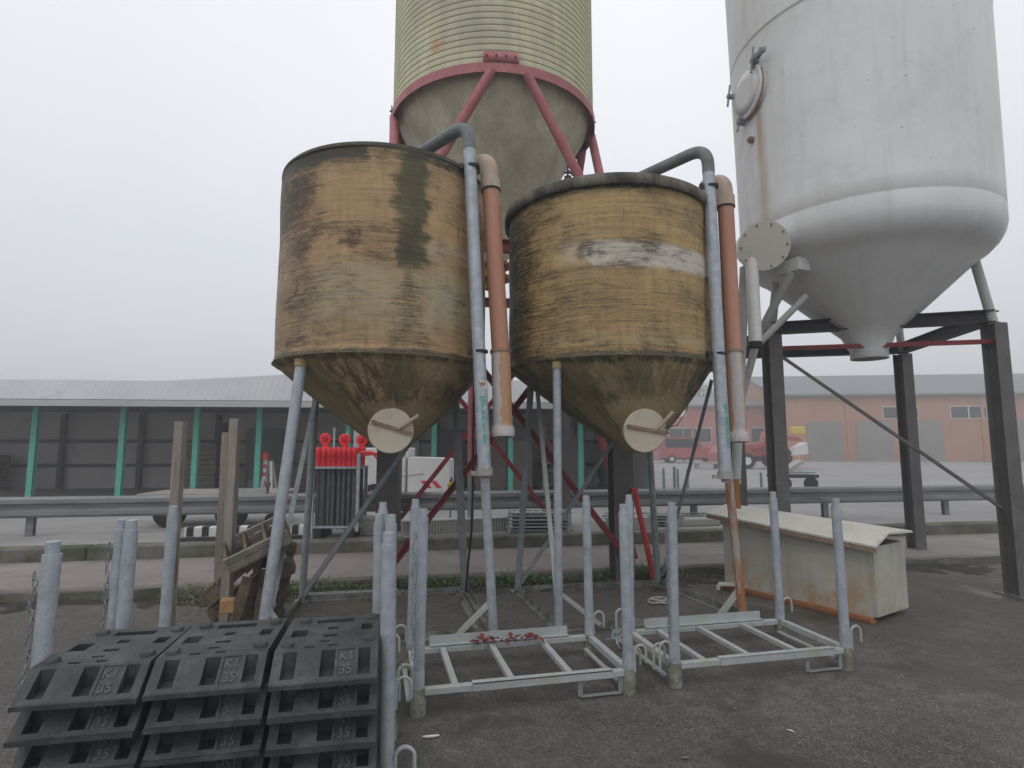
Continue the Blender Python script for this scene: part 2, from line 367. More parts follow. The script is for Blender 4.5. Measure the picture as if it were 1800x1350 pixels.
# ------------------------------------------------------------ ground
ROT = R(10)
ex, ey = V((math.cos(ROT), math.sin(ROT), 0)), V((-math.sin(ROT), math.cos(ROT), 0))
def sheet(name, p0, ax, ay, x0, x1, y0, y1, z, mat, sub=1):
    m = MB(); pts = [p0 + ax * x + ay * y for x, y in ((x0, y0), (x1, y0), (x1, y1), (x0, y1))]
    m.add([V((q.x, q.y, z)) for q in pts], [(0, 1, 2, 3)])
    return tag(m.build(name, mat), kind='structure')
sheet('ground', V((0, 0, 0)), V((1, 0, 0)), V((0, 1, 0)), -900, 900, -60, 1500, 0, asphalt())
SF = V((.4, 6.95, 0))          # a point on the front edge of the concrete path
KB = V((.5, 8.55, 0))          # a point on the front edge of the kerb
def slabbox(name, p0, x0, x1, y0, y1, z0, z1, mat, bev=.012):
    m = MB(); c = p0 + ex * (x0 + x1) / 2 + ey * (y0 + y1) / 2; c.z = (z0 + z1) / 2
    m.box(c, (x1 - x0, y1 - y0, z1 - z0), rz=ROT, bev=bev); return tag(m.build(name, mat), kind='structure')
path_m = slab_mat()
# front edge is built as wavy mesh with a broken lip
m = MB(); n = 240; vs = []; fs = []
for i in range(n + 1):
    x = -16 + 34 * i / n
    dy = .022 * mnoise.noise(V((x * 1.7, 3, 0))) + .012 * mnoise.noise(V((x * 9, 7, 0)))
    for k, (yy, zz) in enumerate(((dy - .015, -.02), (dy, .10), (dy + .018, .125), (.5, .125), (1.75, .125))):
        q = SF + ex * x + ey * yy; vs.append(V((q.x, q.y, zz)))
for i in range(n):
    for k in range(4): fs.append((i * 5 + k, (i + 1) * 5 + k, (i + 1) * 5 + k + 1, i * 5 + k + 1))
m.add(vs, fs, False); tag(m.build('concrete_path', [path_m]), kind='structure')
# a dark mossy band on the riser: its own strip
m = MB(); m.add([V((0, 0, 0))], []); m = MB(); vs = []; fs = []
for i in range(n + 1):
    x = -16 + 34 * i / n; dy = -.012 + .022 * mnoise.noise(V((x * 1.7, 3, 0))) + .012 * mnoise.noise(V((x * 9, 7, 0)))
    hh = .085 + .02 * mnoise.noise(V((x * 3, 1, 5)))
    for yy, zz in ((dy - .012, .0), (dy - .006, hh)):
        q = SF + ex * x + ey * yy; vs.append(V((q.x, q.y, zz)))
for i in range(n): fs.append((2 * i, 2 * i + 2, 2 * i + 3, 2 * i + 1))
m.add(vs, fs); tag(m.build('path_edge', conc), kind='structure')
for i in range(17):
    x0 = -16 + 2 * i
    slabbox('kerb', KB, x0 + .006, x0 + 1.994, 0, .26, .0, .29 + .004 * (i % 3), conc, .02)
sheet('yard', KB, ex, ey, -300, 900, .24, 1100, .27, yard_mat())
# strip of earth in front of the path
m = MB(); vs = []; fs = []; nx_, ny_ = 260, 14
for i in range(nx_ + 1):
    for j in range(ny_ + 1):
        x = -9 + 15 * i / nx_; y = -.02 - .72 * j / ny_
        edge = max(0, min(1, (ny_ - j) / 10 + .5 * mnoise.fractal(V((x * 1.6, y * 2, 9)), 1, 2, 4)) - .12)
        z = -.012 + edge * (.03 + .03 * mnoise.fractal(V((x * 5, y * 5, 0)), 1, 2, 4)) * (0.5 + .8 * mnoise.noise(V((x * .9, y * 2, 4))) + .3)
        q = SF + ex * x + ey * y; vs.append(V((q.x, q.y, z)))
for i in range(nx_):
    for j in range(ny_): a = i * (ny_ + 1) + j; fs.append((a, a + ny_ + 1, a + ny_ + 2, a + 1))
m.add(vs, fs, True); tag(m.build('dirt', dirt_mat()), 'dark strip of earth along the front of the concrete path', 'dirt', kind='stuff')

# ------------------------------------------------------------ weeds, leaves and grit
leaf_g = weathered('weed_leaf', (.07, .14, .03, 1), (.15, .24, .06, 1), rough=.6)
leaf_y = weathered('dry_leaf', (.12, .09, .05, 1), (.26, .20, .12, 1), rough=.8)
def leafquad(m, c, ln, wd, yaw, tilt, roll=0):
    M = Matrix.Rotation(yaw, 3, 'Z') @ Matrix.Rotation(tilt, 3, 'X') @ Matrix.Rotation(roll, 3, 'Y')
    pts = [(0, 0, 0), (wd / 2, ln * .4, .1 * ln), (0, ln, 0), (-wd / 2, ln * .4, .1 * ln)]
    m.add([V(c) + M @ V(q) for q in pts], [(0, 1, 2, 3)])
mg, my = MB(), MB()
r_ = random.Random(3)
cl = [(-3.4, .2), (-2.6, .14), (-2.3, .16), (-1.9, .12), (-1.55, .12), (-1.0, .1), (-.85, .1), (-.5, .08), (.05, .12), (.35, .1), (.8, .11), (1.05, .08), (1.4, .2), (1.55, .2), (2.0, .08), (2.9, .12), (-.1, .12), (-1.3, .1)]
for x, s_ in cl:
    for _ in range(int(r_.choice((60, 150, 420)) * s_ / .12)):
        q = SF + ex * (x - .4 + r_.gauss(0, .16)) + ey * (-.10 + r_.gauss(0, .075)) ; h_ = abs(r_.gauss(0, s_ * .38))
        if (q - SF).dot(ey) > -.02: continue
        leafquad(mg, (q.x, q.y, .015 + h_), r_.uniform(.022, .06), r_.uniform(.014, .032), r_.uniform(0, 6.28), r_.uniform(-.3, .9))
for _ in range(2600):
    x = r_.uniform(-4, 3.6); q = SF + ex * x + ey * (-.04 - abs(r_.gauss(0, .42)))
    leafquad(my if r_.random() < .85 else mg, (q.x, q.y, r_.uniform(.006, .03)), r_.uniform(.015, .04), r_.uniform(.01, .03), r_.uniform(0, 6.28), r_.uniform(-.4, .4))
for _ in range(900):
    q = V((r_.uniform(-3.2, 3.6), r_.uniform(3.4, 6.6), r_.uniform(.003, .012)))
    if r_.random() > .25 + .75 * max(0, mnoise.noise(V((q.x * 1.3, q.y * 1.3, 2))) * 2): continue
    leafquad(my, q, r_.uniform(.012, .04), r_.uniform(.006, .02), r_.uniform(0, 6.28), r_.uniform(-.1, .25))
tag(mg.build('weeds', leaf_g), 'low green weeds growing along the path edge', 'weeds', kind='stuff')
tag(my.build('leaf_litter', leaf_y), 'dry leaves scattered over the earth strip and asphalt', 'leaves', kind='stuff')
grit_m = weathered('grit', (.16, .15, .14, 1), (.30, .29, .27, 1), (.07, .06, .05, 1), scale=30, rough=.9, s3=20)
mgt = MB()
for _ in range(2600):
    x = r_.uniform(-3.6, 4.6); y = 2.7 + 4.1 * r_.random() ** .8; s_ = r_.uniform(.002, .0055)
    z = s_ * .4
    a = [V((x + r_.uniform(-1, 1) * s_, y + r_.uniform(-1, 1) * s_, z)) for _ in range(3)]
    q = V((x, y, z + s_)); b_ = [V((x + s_ * math.cos(t), y + s_ * math.sin(t), z * .2)) for t in (0.2, 2.2, 4.2)]
    mgt.add(b_ + [q], [(0, 1, 3), (1, 2, 3), (2, 0, 3)])
tag(mgt.build('gravel', grit_m), 'loose grit scattered over the dark asphalt', 'grit', kind='stuff')

# ------------------------------------------------------------ the two fibreglass tanks
def tank_shell(m, cx, cy, R0, z0, z1, az, stains, seg=300, rows=110, wob=.012, seed=0, flare=.02):
    """cylinder with slightly uneven wall; returns list of masks per vertex"""
    vs = []; fs = []; masks = {k: [] for k in ('pale', 'grey', 'brown', 'violet', 'green', 'dark')}; uv = []
    for j in range(rows + 1):
        v = j / rows; z = z1 + (z0 - z1) * v
        for i in range(seg):
            a = 2 * math.pi * i / seg
            rr = R0 + wob * mnoise.noise(V((math.cos(a) * 1.2 + seed, math.sin(a) * 1.2, z * 2.2))) + .004 * math.sin(z * 9 + seed) * mnoise.noise(V((math.cos(a) * 2, math.sin(a) * 2, seed)))
            if v > .955: rr += flare * ((v - .955) / .045) ** 2
            vs.append(V((cx + rr * math.cos(a), cy + rr * math.sin(a), z)))
            # relative view angle: a = az is facing the viewer
            d = (a - az + math.pi) % (2 * math.pi) - math.pi
            u = math.sin(d) if abs(d) < math.pi / 2 else math.copysign(1 + (abs(d) - math.pi / 2), d)
            jit = .10 * mnoise.fractal(V((u * 3 + 9, v * 12, seed)), 1, 2, 3); jv = .07 * mnoise.fractal(V((u * 6, v * 3, seed + 4)), 1, 2, 3); 
            acc = dict.fromkeys(masks, 0.0)
            for ch, u0, u1, v0, v1, st, s_ in stains:
                s_ = s_ * 1.25; st = st * 1.08
                if v0 > .9 or v1 < .09: jit_, jv = jit, 0
                fu = min(max((u + jit - u0) / s_ + .5, 0), 1) * min(max((u1 - u - jit) / s_ + .5, 0), 1)
                fv = min(max((v + jv - v0) / s_ + .5, 0), 1) * min(max((v1 - v - jv) / s_ + .5, 0), 1)
                acc[ch] = max(acc[ch], st * fu * fv)
            for k in masks: masks[k].append(acc[k])
            uv.append((a * R0, z))
    for j in range(rows):
        for i in range(seg): fs.append((j * seg + i, j * seg + (i + 1) % seg, (j + 1) * seg + (i + 1) % seg, (j + 1) * seg + i))
    return vs, fs, masks, uv
def finish_shell(name, mat, parent, vs, fs, masks, uv, seg_len):
    me = bpy.data.meshes.new(name); me.from_pydata(vs, [], fs); me.materials.append(mat)
    me.polygons.foreach_set('use_smooth', [True] * len(fs))
    for k, a in masks.items():
        at = me.attributes.new(k, 'FLOAT', 'POINT'); at.data.foreach_set('value', a)
    ul = me.uv_layers.new(name='uv'); dat = []
    for p in me.polygons:
        us = [uv[i] for i in p.vertices]; mx_ = max(q[0] for q in us)
        for q in us:
            u = q[0]
            if mx_ - u > seg_len * 1.5: u += 2 * math.pi / 2 * 2 * seg_len / (2 * math.pi / 300) / (2 * math.pi) * 1.0
            dat += [u, q[1]]
    ul.data.foreach_set('uv', dat)
    bm = bmesh.new(); bm.from_mesh(me); bmesh.ops.recalc_face_normals(bm, faces=bm.faces); bm.to_mesh(me); bm.free()
    o = bpy.data.objects.new(name, me); col.objects.link(o); o.parent = parent; return o
def hopper(cx, cy, R0, z0, ax_, ay_, z1, r1, az, stains, seg=300, rows=60, seed=0):
    vs = []; fs = []; masks = {k: [] for k in ('pale', 'grey', 'brown', 'violet', 'green', 'dark')}; uv = []
    for j in range(rows + 1):
        v = j / rows; t = v
        rr0 = R0 * (1 - t) + r1 * t + .035 * math.sin(math.pi * min(1, t)) * R0
        if v < .05: rr0 = R0 + (.022 * (1 - v / .05) ** 2) - .02 * v / .05
        xx = cx + (ax_ - cx) * t; yy = cy + (ay_ - cy) * t; z = z0 + (z1 - z0) * t
        for i in range(seg):
            a = 2 * math.pi * i / seg
            rr = rr0 + .01 * (1 - t) * mnoise.noise(V((math.cos(a) * 3 + seed, math.sin(a) * 3, z * 4)))
            vs.append(V((xx + rr * math.cos(a), yy + rr * math.sin(a), z)))
            d = (a - az + math.pi) % (2 * math.pi) - math.pi
            u = math.sin(d) if abs(d) < math.pi / 2 else math.copysign(1.2, d)
            jit = .10 * mnoise.noise(V((u * 4 + 9, v * 6, seed)))
            acc = dict.fromkeys(masks, 0.0)
            for ch, u0, u1, v0, v1, st, s_ in stains:
                fu = min(max((u + jit - u0) / s_ + .5, 0), 1) * min(max((u1 - u - jit) / s_ + .5, 0), 1)
                fv = min(max((v + jit * .5 - v0) / s_ + .5, 0), 1) * min(max((v1 - v - jit * .5) / s_ + .5, 0), 1)
                acc[ch] = max(acc[ch], st * fu * fv)
            for k in masks: masks[k].append(acc[k])
            uv.append((a * R0 * 1.0, z * 1.0))
    for j in range(rows):
        for i in range(seg): fs.append((j * seg + i, j * seg + (i + 1) % seg, (j + 1) * seg + (i + 1) % seg, (j + 1) * seg + i))
    vs.append(V((ax_, ay_, z1))); fs += [((rows) * seg + (i + 1) % seg, rows * seg + i, len(vs) - 1) for i in range(seg)]
    for k in masks: masks[k].append(.3)
    uv.append((0, z1))
    return vs, fs, masks, uv
def cone_mat(name, pale):
    b = NB(name); c = b.coord('World')
    uvn = b.new('ShaderNodeUVMap', uv_map='uv').outputs[0]
    def mp(sx, sy, ox=0):
        q = b.new('ShaderNodeMapping'); q.inputs['Scale'].default_value = (sx, sy, 1); q.inputs['Location'].default_value = (ox, ox, 0); b.l.new(uvn, q.inputs[0]); return q.outputs[0]
    blot = b.noise(mp(2.4, 1.6), 1, det=10, rough=.68, lo=.36, hi=.64); b2 = b.noise(mp(7.0, 3.6, 4), 1, det=12, rough=.74, lo=.36, hi=.62, dist=.4)
    fn = b.noise(c, 45, det=6)
    o = b.mix(b2, pale, tuple(q * .72 for q in pale[:3]) + (1,))
    def masked(at, colr, soft, amt, src):
        nonlocal o
        f = b.math('ADD', b.attr(at), b.math('MULTIPLY', b.math('SUBTRACT', src, .5), 1.3))
        o = b.mix(b.rng(f, .5 - soft, .5 + soft, 0, amt), o, colr)
    masked('brown', (.24, .15, .075, 1), .3, .75, b2)
    masked('violet', (.075, .04, .03, 1), .2, .8, b2)
    masked('green', (.15, .13, .06, 1), .35, .7, blot)
    masked('dark', (.05, .045, .028, 1), .3, .88, b2)
    masked('grey', (.50, .39, .21, 1), .3, .9, b2)
    o = b.mix(b.rng(fn, 0, 1, 0, .35), o, (.05, .04, .02, 1))
    return b.done(o, .75, bump=b.math('ADD', b2, fn), bd=.010, bs=.6)
cone_l = cone_mat('ochre_hopper_shell', (.52, .37, .18, 1))
cone_r = cone_mat('buff_hopper_shell', (.48, .38, .20, 1))

def make_tank(side, C0, R0, z0, z1, az, stains, cstains, mat, cmat, apex, lid, feet, tops, label, D):
    root = empty('fibreglass_tank', (C0[0], C0[1], 0), label, 'tank', 'pair of yellow fibreglass tanks on steel legs')
    inv = V((-C0[0], -C0[1], 0))
    def B(mb, name, mat_, parent=None):
        o = mb.build(name, mat_, parent or root)
        if parent is None: o.data.transform(Matrix.Translation(inv))
        else: o.data.transform(Matrix.Translation(inv))
        return o
    s = side
    vs, fs, mk, uv = tank_shell(None, C0[0], C0[1], R0, z0, z1, az, stains, seed=s)
    o = finish_shell('tank_wall', mat, root, vs, fs, mk, uv, R0 * 2 * math.pi / 300); o.data.transform(Matrix.Translation(inv))
    vs, fs, mk, uv = hopper(C0[0], C0[1], R0 + .0, z0, apex[0], apex[1], apex[2], .10, az, cstains, seed=s + 3)
    o = finish_shell('hopper', cmat, root, vs, fs, mk, uv, R0 * 2 * math.pi / 300); o.data.transform(Matrix.Translation(inv))
    # roof
    m = MB()
    if lid:
        m.lathe([(0.0, z1 + .22), (R0 * .5, z1 + .15), (R0 + .02, z1 + .05), (R0 + .045, z1 + .035), (R0 + .047, z1 - .055), (R0 + .03, z1 - .062), (R0 + .012, z1 - .05)], C0, 96)
        B(m, 'lid', weathered('mossy_lid', (.17, .155, .12, 1), (.25, .22, .18, 1), (.05, .05, .035, 1), scale=9, stretch=(1, 1, .3), rough=.8, s3=3.5, lo3=.42, hi3=.6))
        lidname = z1 + .05
    else:
        m.lathe([(0.0, z1 + .13), (R0 * .6, z1 + .10), (R0 - .06, z1 + .035), (R0 - .012, z1 + .012), (R0 + .004, z1 - .012), (R0 + .006, z1 - .03)], C0, 96)
        B(m, 'lid', weathered('dark_lid', (.06, .06, .045, 1), (.10, .095, .07, 1), (.035, .035, .03, 1), scale=6, rough=.85, s3=3))
    # outlet
    oc, od = D['outlet'], V(D['odir']).normalized()
    m = MB(); m.tube([oc - od * .26, oc - od * .012], [.17, .182], 40); B(m, 'outlet_stub', cmat)
    m = MB(); m.tube([oc - od * .014, oc - od * .006, oc + od * .010, oc + od * .014], [.186, .196, .196, .188], 48); cov = B(m, 'outlet_cover', cream_plate)
    sx = od.cross(V((0, 0, 1))).normalized() * -1; up = sx.cross(od).normalized()
    if up.z < 0: up = -up
    if sx.x < 0: sx = -sx
    m = MB(); p0 = oc + od * .03; a_ = p0 + sx * D['bar'][0] + up * D['bar'][1]; b_ = p0 + sx * D['bar'][2] + up * D['bar'][3]
    m.bar(a_, b_, .012, .028, up); m.disc(a_, od, .018, .03, 12); m.disc(b_, od, .016, .03, 12); B(m, 'latch_bar', rusty_bar, cov)
    m = MB(); a2 = a_.lerp(b_, .66) + od * .01; b2 = p0 + sx * D['bar'][4] + up * D['bar'][5] + od * .03
    m.tube([a2, a2.lerp(b2, .3), b2], [.010, .016, .019], 10); B(m, 'latch_handle', pale_pvc, cov)
    # top fitting
    if D.get('fit'):
        q = D['fit']; m = MB(); m.tube([q, q + V((0, 0, .06))], .035, 12); m.tube([q + V((0, 0, .05)), q + V((.0, 0, .17))], .009, 8); m.bar(q + V((-.035, 0, .10)), q + V((.035, 0, .10)), .014, .02); m.tube([q + V((0, 0, .13)), q + V((.05, 0, .07))], .008, 6)
        B(m, 'vent_fitting', black_steel)
    # legs
    for k, (ft, tp, r_leg, mt) in enumerate(zip(feet, tops, D['legr'], D['legm'])):
        m = MB(); m.tube([ft + V((0, 0, .008)), ft.lerp(tp, .5), tp], r_leg, 16); lg = B(m, 'leg', mt)
        m = MB(); m.box(ft + V((0, 0, .006)), (.14, .14, .012), ROT); B(m, 'foot_plate', steel_old, lg)
        if k in (0, 3):
            m = MB(); m.tube([tp, tp + (tp - ft).normalized() * .06], r_leg * 1.25, 14); B(m, 'leg_socket', cmat, lg)
    for a_, b_, wd, mt in D['braces']:
        m = MB(); m.angle(a_, b_, wd, .006, up=(0, 1, 0)); B(m, 'brace', mt)
    for a_, b_, wd in D['base']:
        m = MB(); m.angle(a_ + V((0, 0, .004)), b_ + V((0, 0, .004)), wd, .006); B(m, 'base_rail', base_m)
    # fill pipe
    f = D['fill']; npth = len(f['path']); m = MB(); m.tube(f['path'][-2:], f['r'], 22); fp = B(m, 'fill_pipe', f.get('mat', galv))
    m = MB(); d_ = (f['path'][-1] - f['path'][-2]).normalized(); m.tube(f['path'][:-1] + [f['path'][-2] + d_ * .09], f['r'] + .002, 22); B(m, 'pipe_bend', bend_m, fp)
    for q in f['rings']:
        m = MB(); i = 0
        m.tube([q[0] - q[1] * .012, q[0] + q[1] * .012], f['r'] + .007, 22); m.bar(q[0] - V((.11, 0, 0)), q[0] - V((f['r'], 0, 0)), .02, .022); m.box(q[0] - V((.10, .0, 0)), (.03, .05, .05)); B(m, 'pipe_clamp', black_steel, fp)
    m = MB(); q = f['end']; dd = f['dir']
    m.tube([q - dd * .045, q + dd * .02], f['r'] + .012, 22); m.tube([q + dd * .02, q + dd * .05], f['r'] - .02, 18); m.box(q + V((-f['r'] - .03, 0, .0)), (.05, .03, .035)); B(m, 'coupling', conc_pale, fp)
    m = MB(); tops_ = f['path'][-1]
    # lettering wrapped on the pipe
    m = MB()
    for k, ch in enumerate("Granulat"):
        vs, fs = text_geo(ch, .072, .0004, bold=.001)
        cpos = f['tx0'] + (f['tx1'] - f['tx0']) * (k / 7.0)
        vv = []
        for q in vs:
            an = q.x / (f['r'] + .003) + f['tang']; rr = f['r'] + .0025 + q.z
            vv.append(cpos + V((math.sin(an) * rr, -math.cos(an) * rr, 0)) + dd * (-q.y))
        m.add(vv, fs)
    B(m, 'lettering', teal_ink, fp)
    if f.get('stick'):
        c_ = f['stick']; m = MB(); rr = f['r'] + .0016; vs = []; fs = []
        for i in range(13):
            an = -1.3 + 2.6 * i / 12
            for zz in (-.04, .035): vs.append(c_ + V((math.sin(an) * rr, -math.cos(an) * rr, zz)))
        for i in range(12): fs.append((2 * i, 2 * i + 2, 2 * i + 3, 2 * i + 1))
        m.add(vs, fs, True); B(m, 'sticker', sticker, fp)
        m = MB(); vs, fs = text_geo("FW", .05, .0003, bold=.002)
        m.add([c_ + V((math.sin(q.x / rr) * (rr + .0015), -math.cos(q.x / rr) * (rr + .0015), q.y)) for q in vs], fs); B(m, 'red_letters', pink_ink, fp)
    # vent pipe
    v = D['vent']; m = MB(); m.tube(v['path'], v['r'], 26); vp = B(m, 'vent_pipe', brown_pvc)
    d2 = (v['path'][1] - v['path'][0]).normalized()
    m = MB(); m.tube(v['elbow'], v['r'] + .004, 24); m.tube([v['path'][0] - d2 * .05, v['path'][0] + d2 * .05], v['r'] + .012, 26); B(m, 'elbow', pale_pvc, vp)
    m = MB(); m.tube([v['path'][0] + d2 * .052, v['path'][0] + d2 * .064], v['r'] + .013, 26); B(m, 'clamp_ring', black_steel, vp)
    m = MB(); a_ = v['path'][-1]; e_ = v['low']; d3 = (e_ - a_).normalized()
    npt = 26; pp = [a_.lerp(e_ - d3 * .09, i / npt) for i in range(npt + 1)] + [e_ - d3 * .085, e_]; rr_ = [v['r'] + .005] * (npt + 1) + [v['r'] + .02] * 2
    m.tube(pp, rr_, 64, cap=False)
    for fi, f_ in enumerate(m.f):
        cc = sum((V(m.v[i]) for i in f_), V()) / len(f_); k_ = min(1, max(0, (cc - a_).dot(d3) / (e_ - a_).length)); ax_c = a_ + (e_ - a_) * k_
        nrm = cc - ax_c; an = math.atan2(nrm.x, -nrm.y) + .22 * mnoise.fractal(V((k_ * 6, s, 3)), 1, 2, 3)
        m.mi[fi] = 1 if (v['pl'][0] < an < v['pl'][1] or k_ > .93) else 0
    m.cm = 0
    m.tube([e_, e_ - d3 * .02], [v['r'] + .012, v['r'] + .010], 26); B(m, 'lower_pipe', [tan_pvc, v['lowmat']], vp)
    m = MB(); m.tube([a_ - d3 * .012, a_ + d3 * .012], v['r'] + .015, 26); B(m, 'pipe_strap', rusty_bar, vp)
    return root

bend_m = weathered('dark_zinc_bend', (.13, .145, .15, 1), (.20, .215, .22, 1), (.10, .10, .095, 1), scale=7, rough=.5, s3=4)
def bend(a, b, c, r, n=9):
    """path a -> b -> c with the corner at b rounded"""
    a, b, c = V(a), V(b), V(c); u = (a - b).normalized(); v = (c - b).normalized()
    p, q = b + u * r, b + v * r
    return [a] + [(p * (1 - t) ** 2 + b * 2 * t * (1 - t) + q * t * t) for t in [i / n for i in range(n + 1)]] + [c]

base_m = weathered('dirty_base_angle', (.17, .175, .165, 1), (.26, .265, .25, 1), (.08, .08, .06, 1), scale=7, rough=.8, s3=4, lo3=.45, hi3=.6)
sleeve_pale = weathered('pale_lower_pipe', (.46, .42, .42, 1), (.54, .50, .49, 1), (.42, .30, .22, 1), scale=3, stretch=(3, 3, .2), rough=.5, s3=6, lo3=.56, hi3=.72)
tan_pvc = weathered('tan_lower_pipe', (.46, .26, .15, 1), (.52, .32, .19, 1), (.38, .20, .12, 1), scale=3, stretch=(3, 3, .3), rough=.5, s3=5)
# ---- left tank
CL = (-1.255, 5.57); RL = .985; azL = math.atan2(-CL[1], -CL[0])
stL = [('brown', -1.0, -.55, .0, 1.0, .58, .2), ('brown', -.5, .9, .0, .14, .42, .12), ('green', -1.2, -.80, .0, .45, .7, .15), ('brown', .38, 1.0, .78, 1.0, .46, .15), ('brown', -.55, .2, .78, .92, .46, .12), ('violet', .36, .8, .40, .50, .46, .08), ('dark', -1.02, -.12, -.1, .085, 1.0, .06), ('dark', -.12, .1, -.1, .03, .9, .03), ('dark', .1, 1.02, -.1, .06, .95, .05), ('brown', -1.02, 1.02, -.1, .09, .6, .06), ('grey', -1.3, -.86, .35, 1.0, .42, .15), ('violet', -1.2, -.86, .45, .62, .5, .1), ('green', -.1, 1.0, .0, .10, .55, .10), ('green', -1.0, -.55, -.05, .10, .9, .1),
       ('violet', -.96, -.60, .06, .40, .72, .14), ('dark', -.97, -.72, .0, .28, .55, .15), ('green', -1.3, -.93, .0, .9, .6, .2),
       ('violet', -.84, -.62, .42, .54, .86, .12), ('violet', -.50, -.36, .46, .56, .78, .14), ('violet', -.36, -.22, .41, .55, .82, .10), ('violet', -.52, -.40, .42, .46, .6, .08), ('violet', -.85, .12, .385, .415, .60, .03), ('violet', -.55, .10, .385, .40, .62, .02), ('violet', -.26, -.20, .41, .50, .8, .05), ('brown', -.35, .15, .40, .52, .42, .1),
       ('green', .06, .35, -.02, .42, .95, .09), ('green', .10, .34, .36, .60, 1.0, .06), ('dark', .13, .30, .30, .59, .55, .1), ('green', .10, .28, .6, .98, .52, .12), ('brown', .05, .36, .62, .86, .45, .1),
       ('brown', .8, 1.0, .38, .66, .62, .12), ('dark', .90, 1.1, .0, .12, .7, .08), ('brown', .80, 1.0, .80, .95, .62, .1), ('grey', .36, .78, .42, .52, .52, .06),
       ('pale', .32, .84, .60, .88, .80, .14), ('pale', -.65, -.1, .70, .80, .58, .1), ('pale', -.9, .9, .54, .95, .56, .2), ('pale', -.95, -.7, .3, .75, .5, .15),
       ('violet', -.82, -.76, .62, .80, .7, .05), ('violet', -.85, -.6, .90, .97, .55, .06), ('brown', -.9, -.6, .55, .9, .42, .15), ('dark', -1.3, 1.3, .972, 1.1, .8, .02), ('brown', -1, 1, .91, .96, .45, .04), ('brown', -.4, .9, .84, .87, .42, .03)]
csL = [('grey', -.35, .9, .50, 1.1, .95, .15), ('dark', -1.3, 1.3, -.1, .045, .75, .04), ('green', -.0, .28, .0, .5, .95, .12), ('violet', -.55, -.05, .05, .62, .55, .15), ('brown', -.9, .9, .0, .75, .58, .2), ('green', -1.3, -.55, .1, 1, .5, .25), ('green', .7, 1.3, .25, 1.0, .5, .25),
       ('dark', .6, 1.3, .1, .5, .5, .2), ('grey', -.2, .6, .68, 1.1, .62, .15), ('grey', .35, .75, .05, .25, .5, .1), ('dark', -.4, .5, .35, .6, .42, .2)]
feL = [V((-1.93, 4.62, 0)), V((-2.13, 6.05, 0)), V((-.51, 6.46, 0)), V((-.155, 5.02, 0))]
toL = [P(529, 645, 4.78), P(556, 690, 6.0), P(800, 690, 6.2), P(842, 655, 5.0)]
fill_top, fill_bot = P(829, 262, 4.97), P(852, 832, 4.83)
make_tank(1, CL, RL, 2.31, 4.10, azL, stL, csL, tank_l, cone_l, (-1.10, 5.42, 1.52), False, feL, toL,
    'left of two fibreglass tanks, brown with a green vertical streak and no overhanging lid', dict(
    outlet=P(687, 757, 4.98), odir=(.06, -1, -.04), bar=(-.145, .075, .17, -.02, .24, .13), fit=V((-1.78, 5.2, 4.13)),
    legr=[.045, .035, .042, .040], legm=[galv, steel_old, steel_old, galv],
    braces=[(toL[1] + V((0, -.05, 0)), feL[0] + V((0, .1, .25)), .045, steel_old), (feL[1] + V((.03, -.02, .05)), P(752, 738, 6.15), .045, steel_old),
            (feL[3] + V((-.01, 0, .30)), feL[3] + V((-.32, -.10, .02)), .04, galv_moss), (feL[0] + V((.02, 0, .32)), feL[0] + V((.22, .04, .02)), .04, galv)],
    base=[(feL[1], feL[2], .05), (feL[2] + V((.04, 0, 0)), feL[3] + V((.02, 0, 0)), .05), (feL[2] + V((-.07, 0, 0)), feL[3] + V((-.1, 0, 0)), .04), (feL[1], feL[0], .05), (feL[0], feL[3], .05)],
    fill=dict(path=bend(P(718, 282, 5.55), P(823, 218, 4.99), fill_bot, .17), r=.056, rings=[(P(831, 293, 4.965), V((0, 0, 1))), (P(845, 618, 4.88), V((0, 0, 1)))], end=fill_bot, dir=(fill_bot - fill_top).normalized(),
              tx0=P(849, 703, 4.86), tx1=P(852.5, 776, 4.845), tang=.02, stick=P(846, 677, 4.87)),
    vent=dict(path=[P(862, 325, 5.10), P(880, 618, 5.02)], r=.079, low=P(884.5, 768, 4.97), lowmat=sleeve_pale, pl=(-1.7, -.12), elbow=bend(P(836, 292, 5.25), P(858, 284, 5.10), P(862.3, 330, 5.10), .10))))
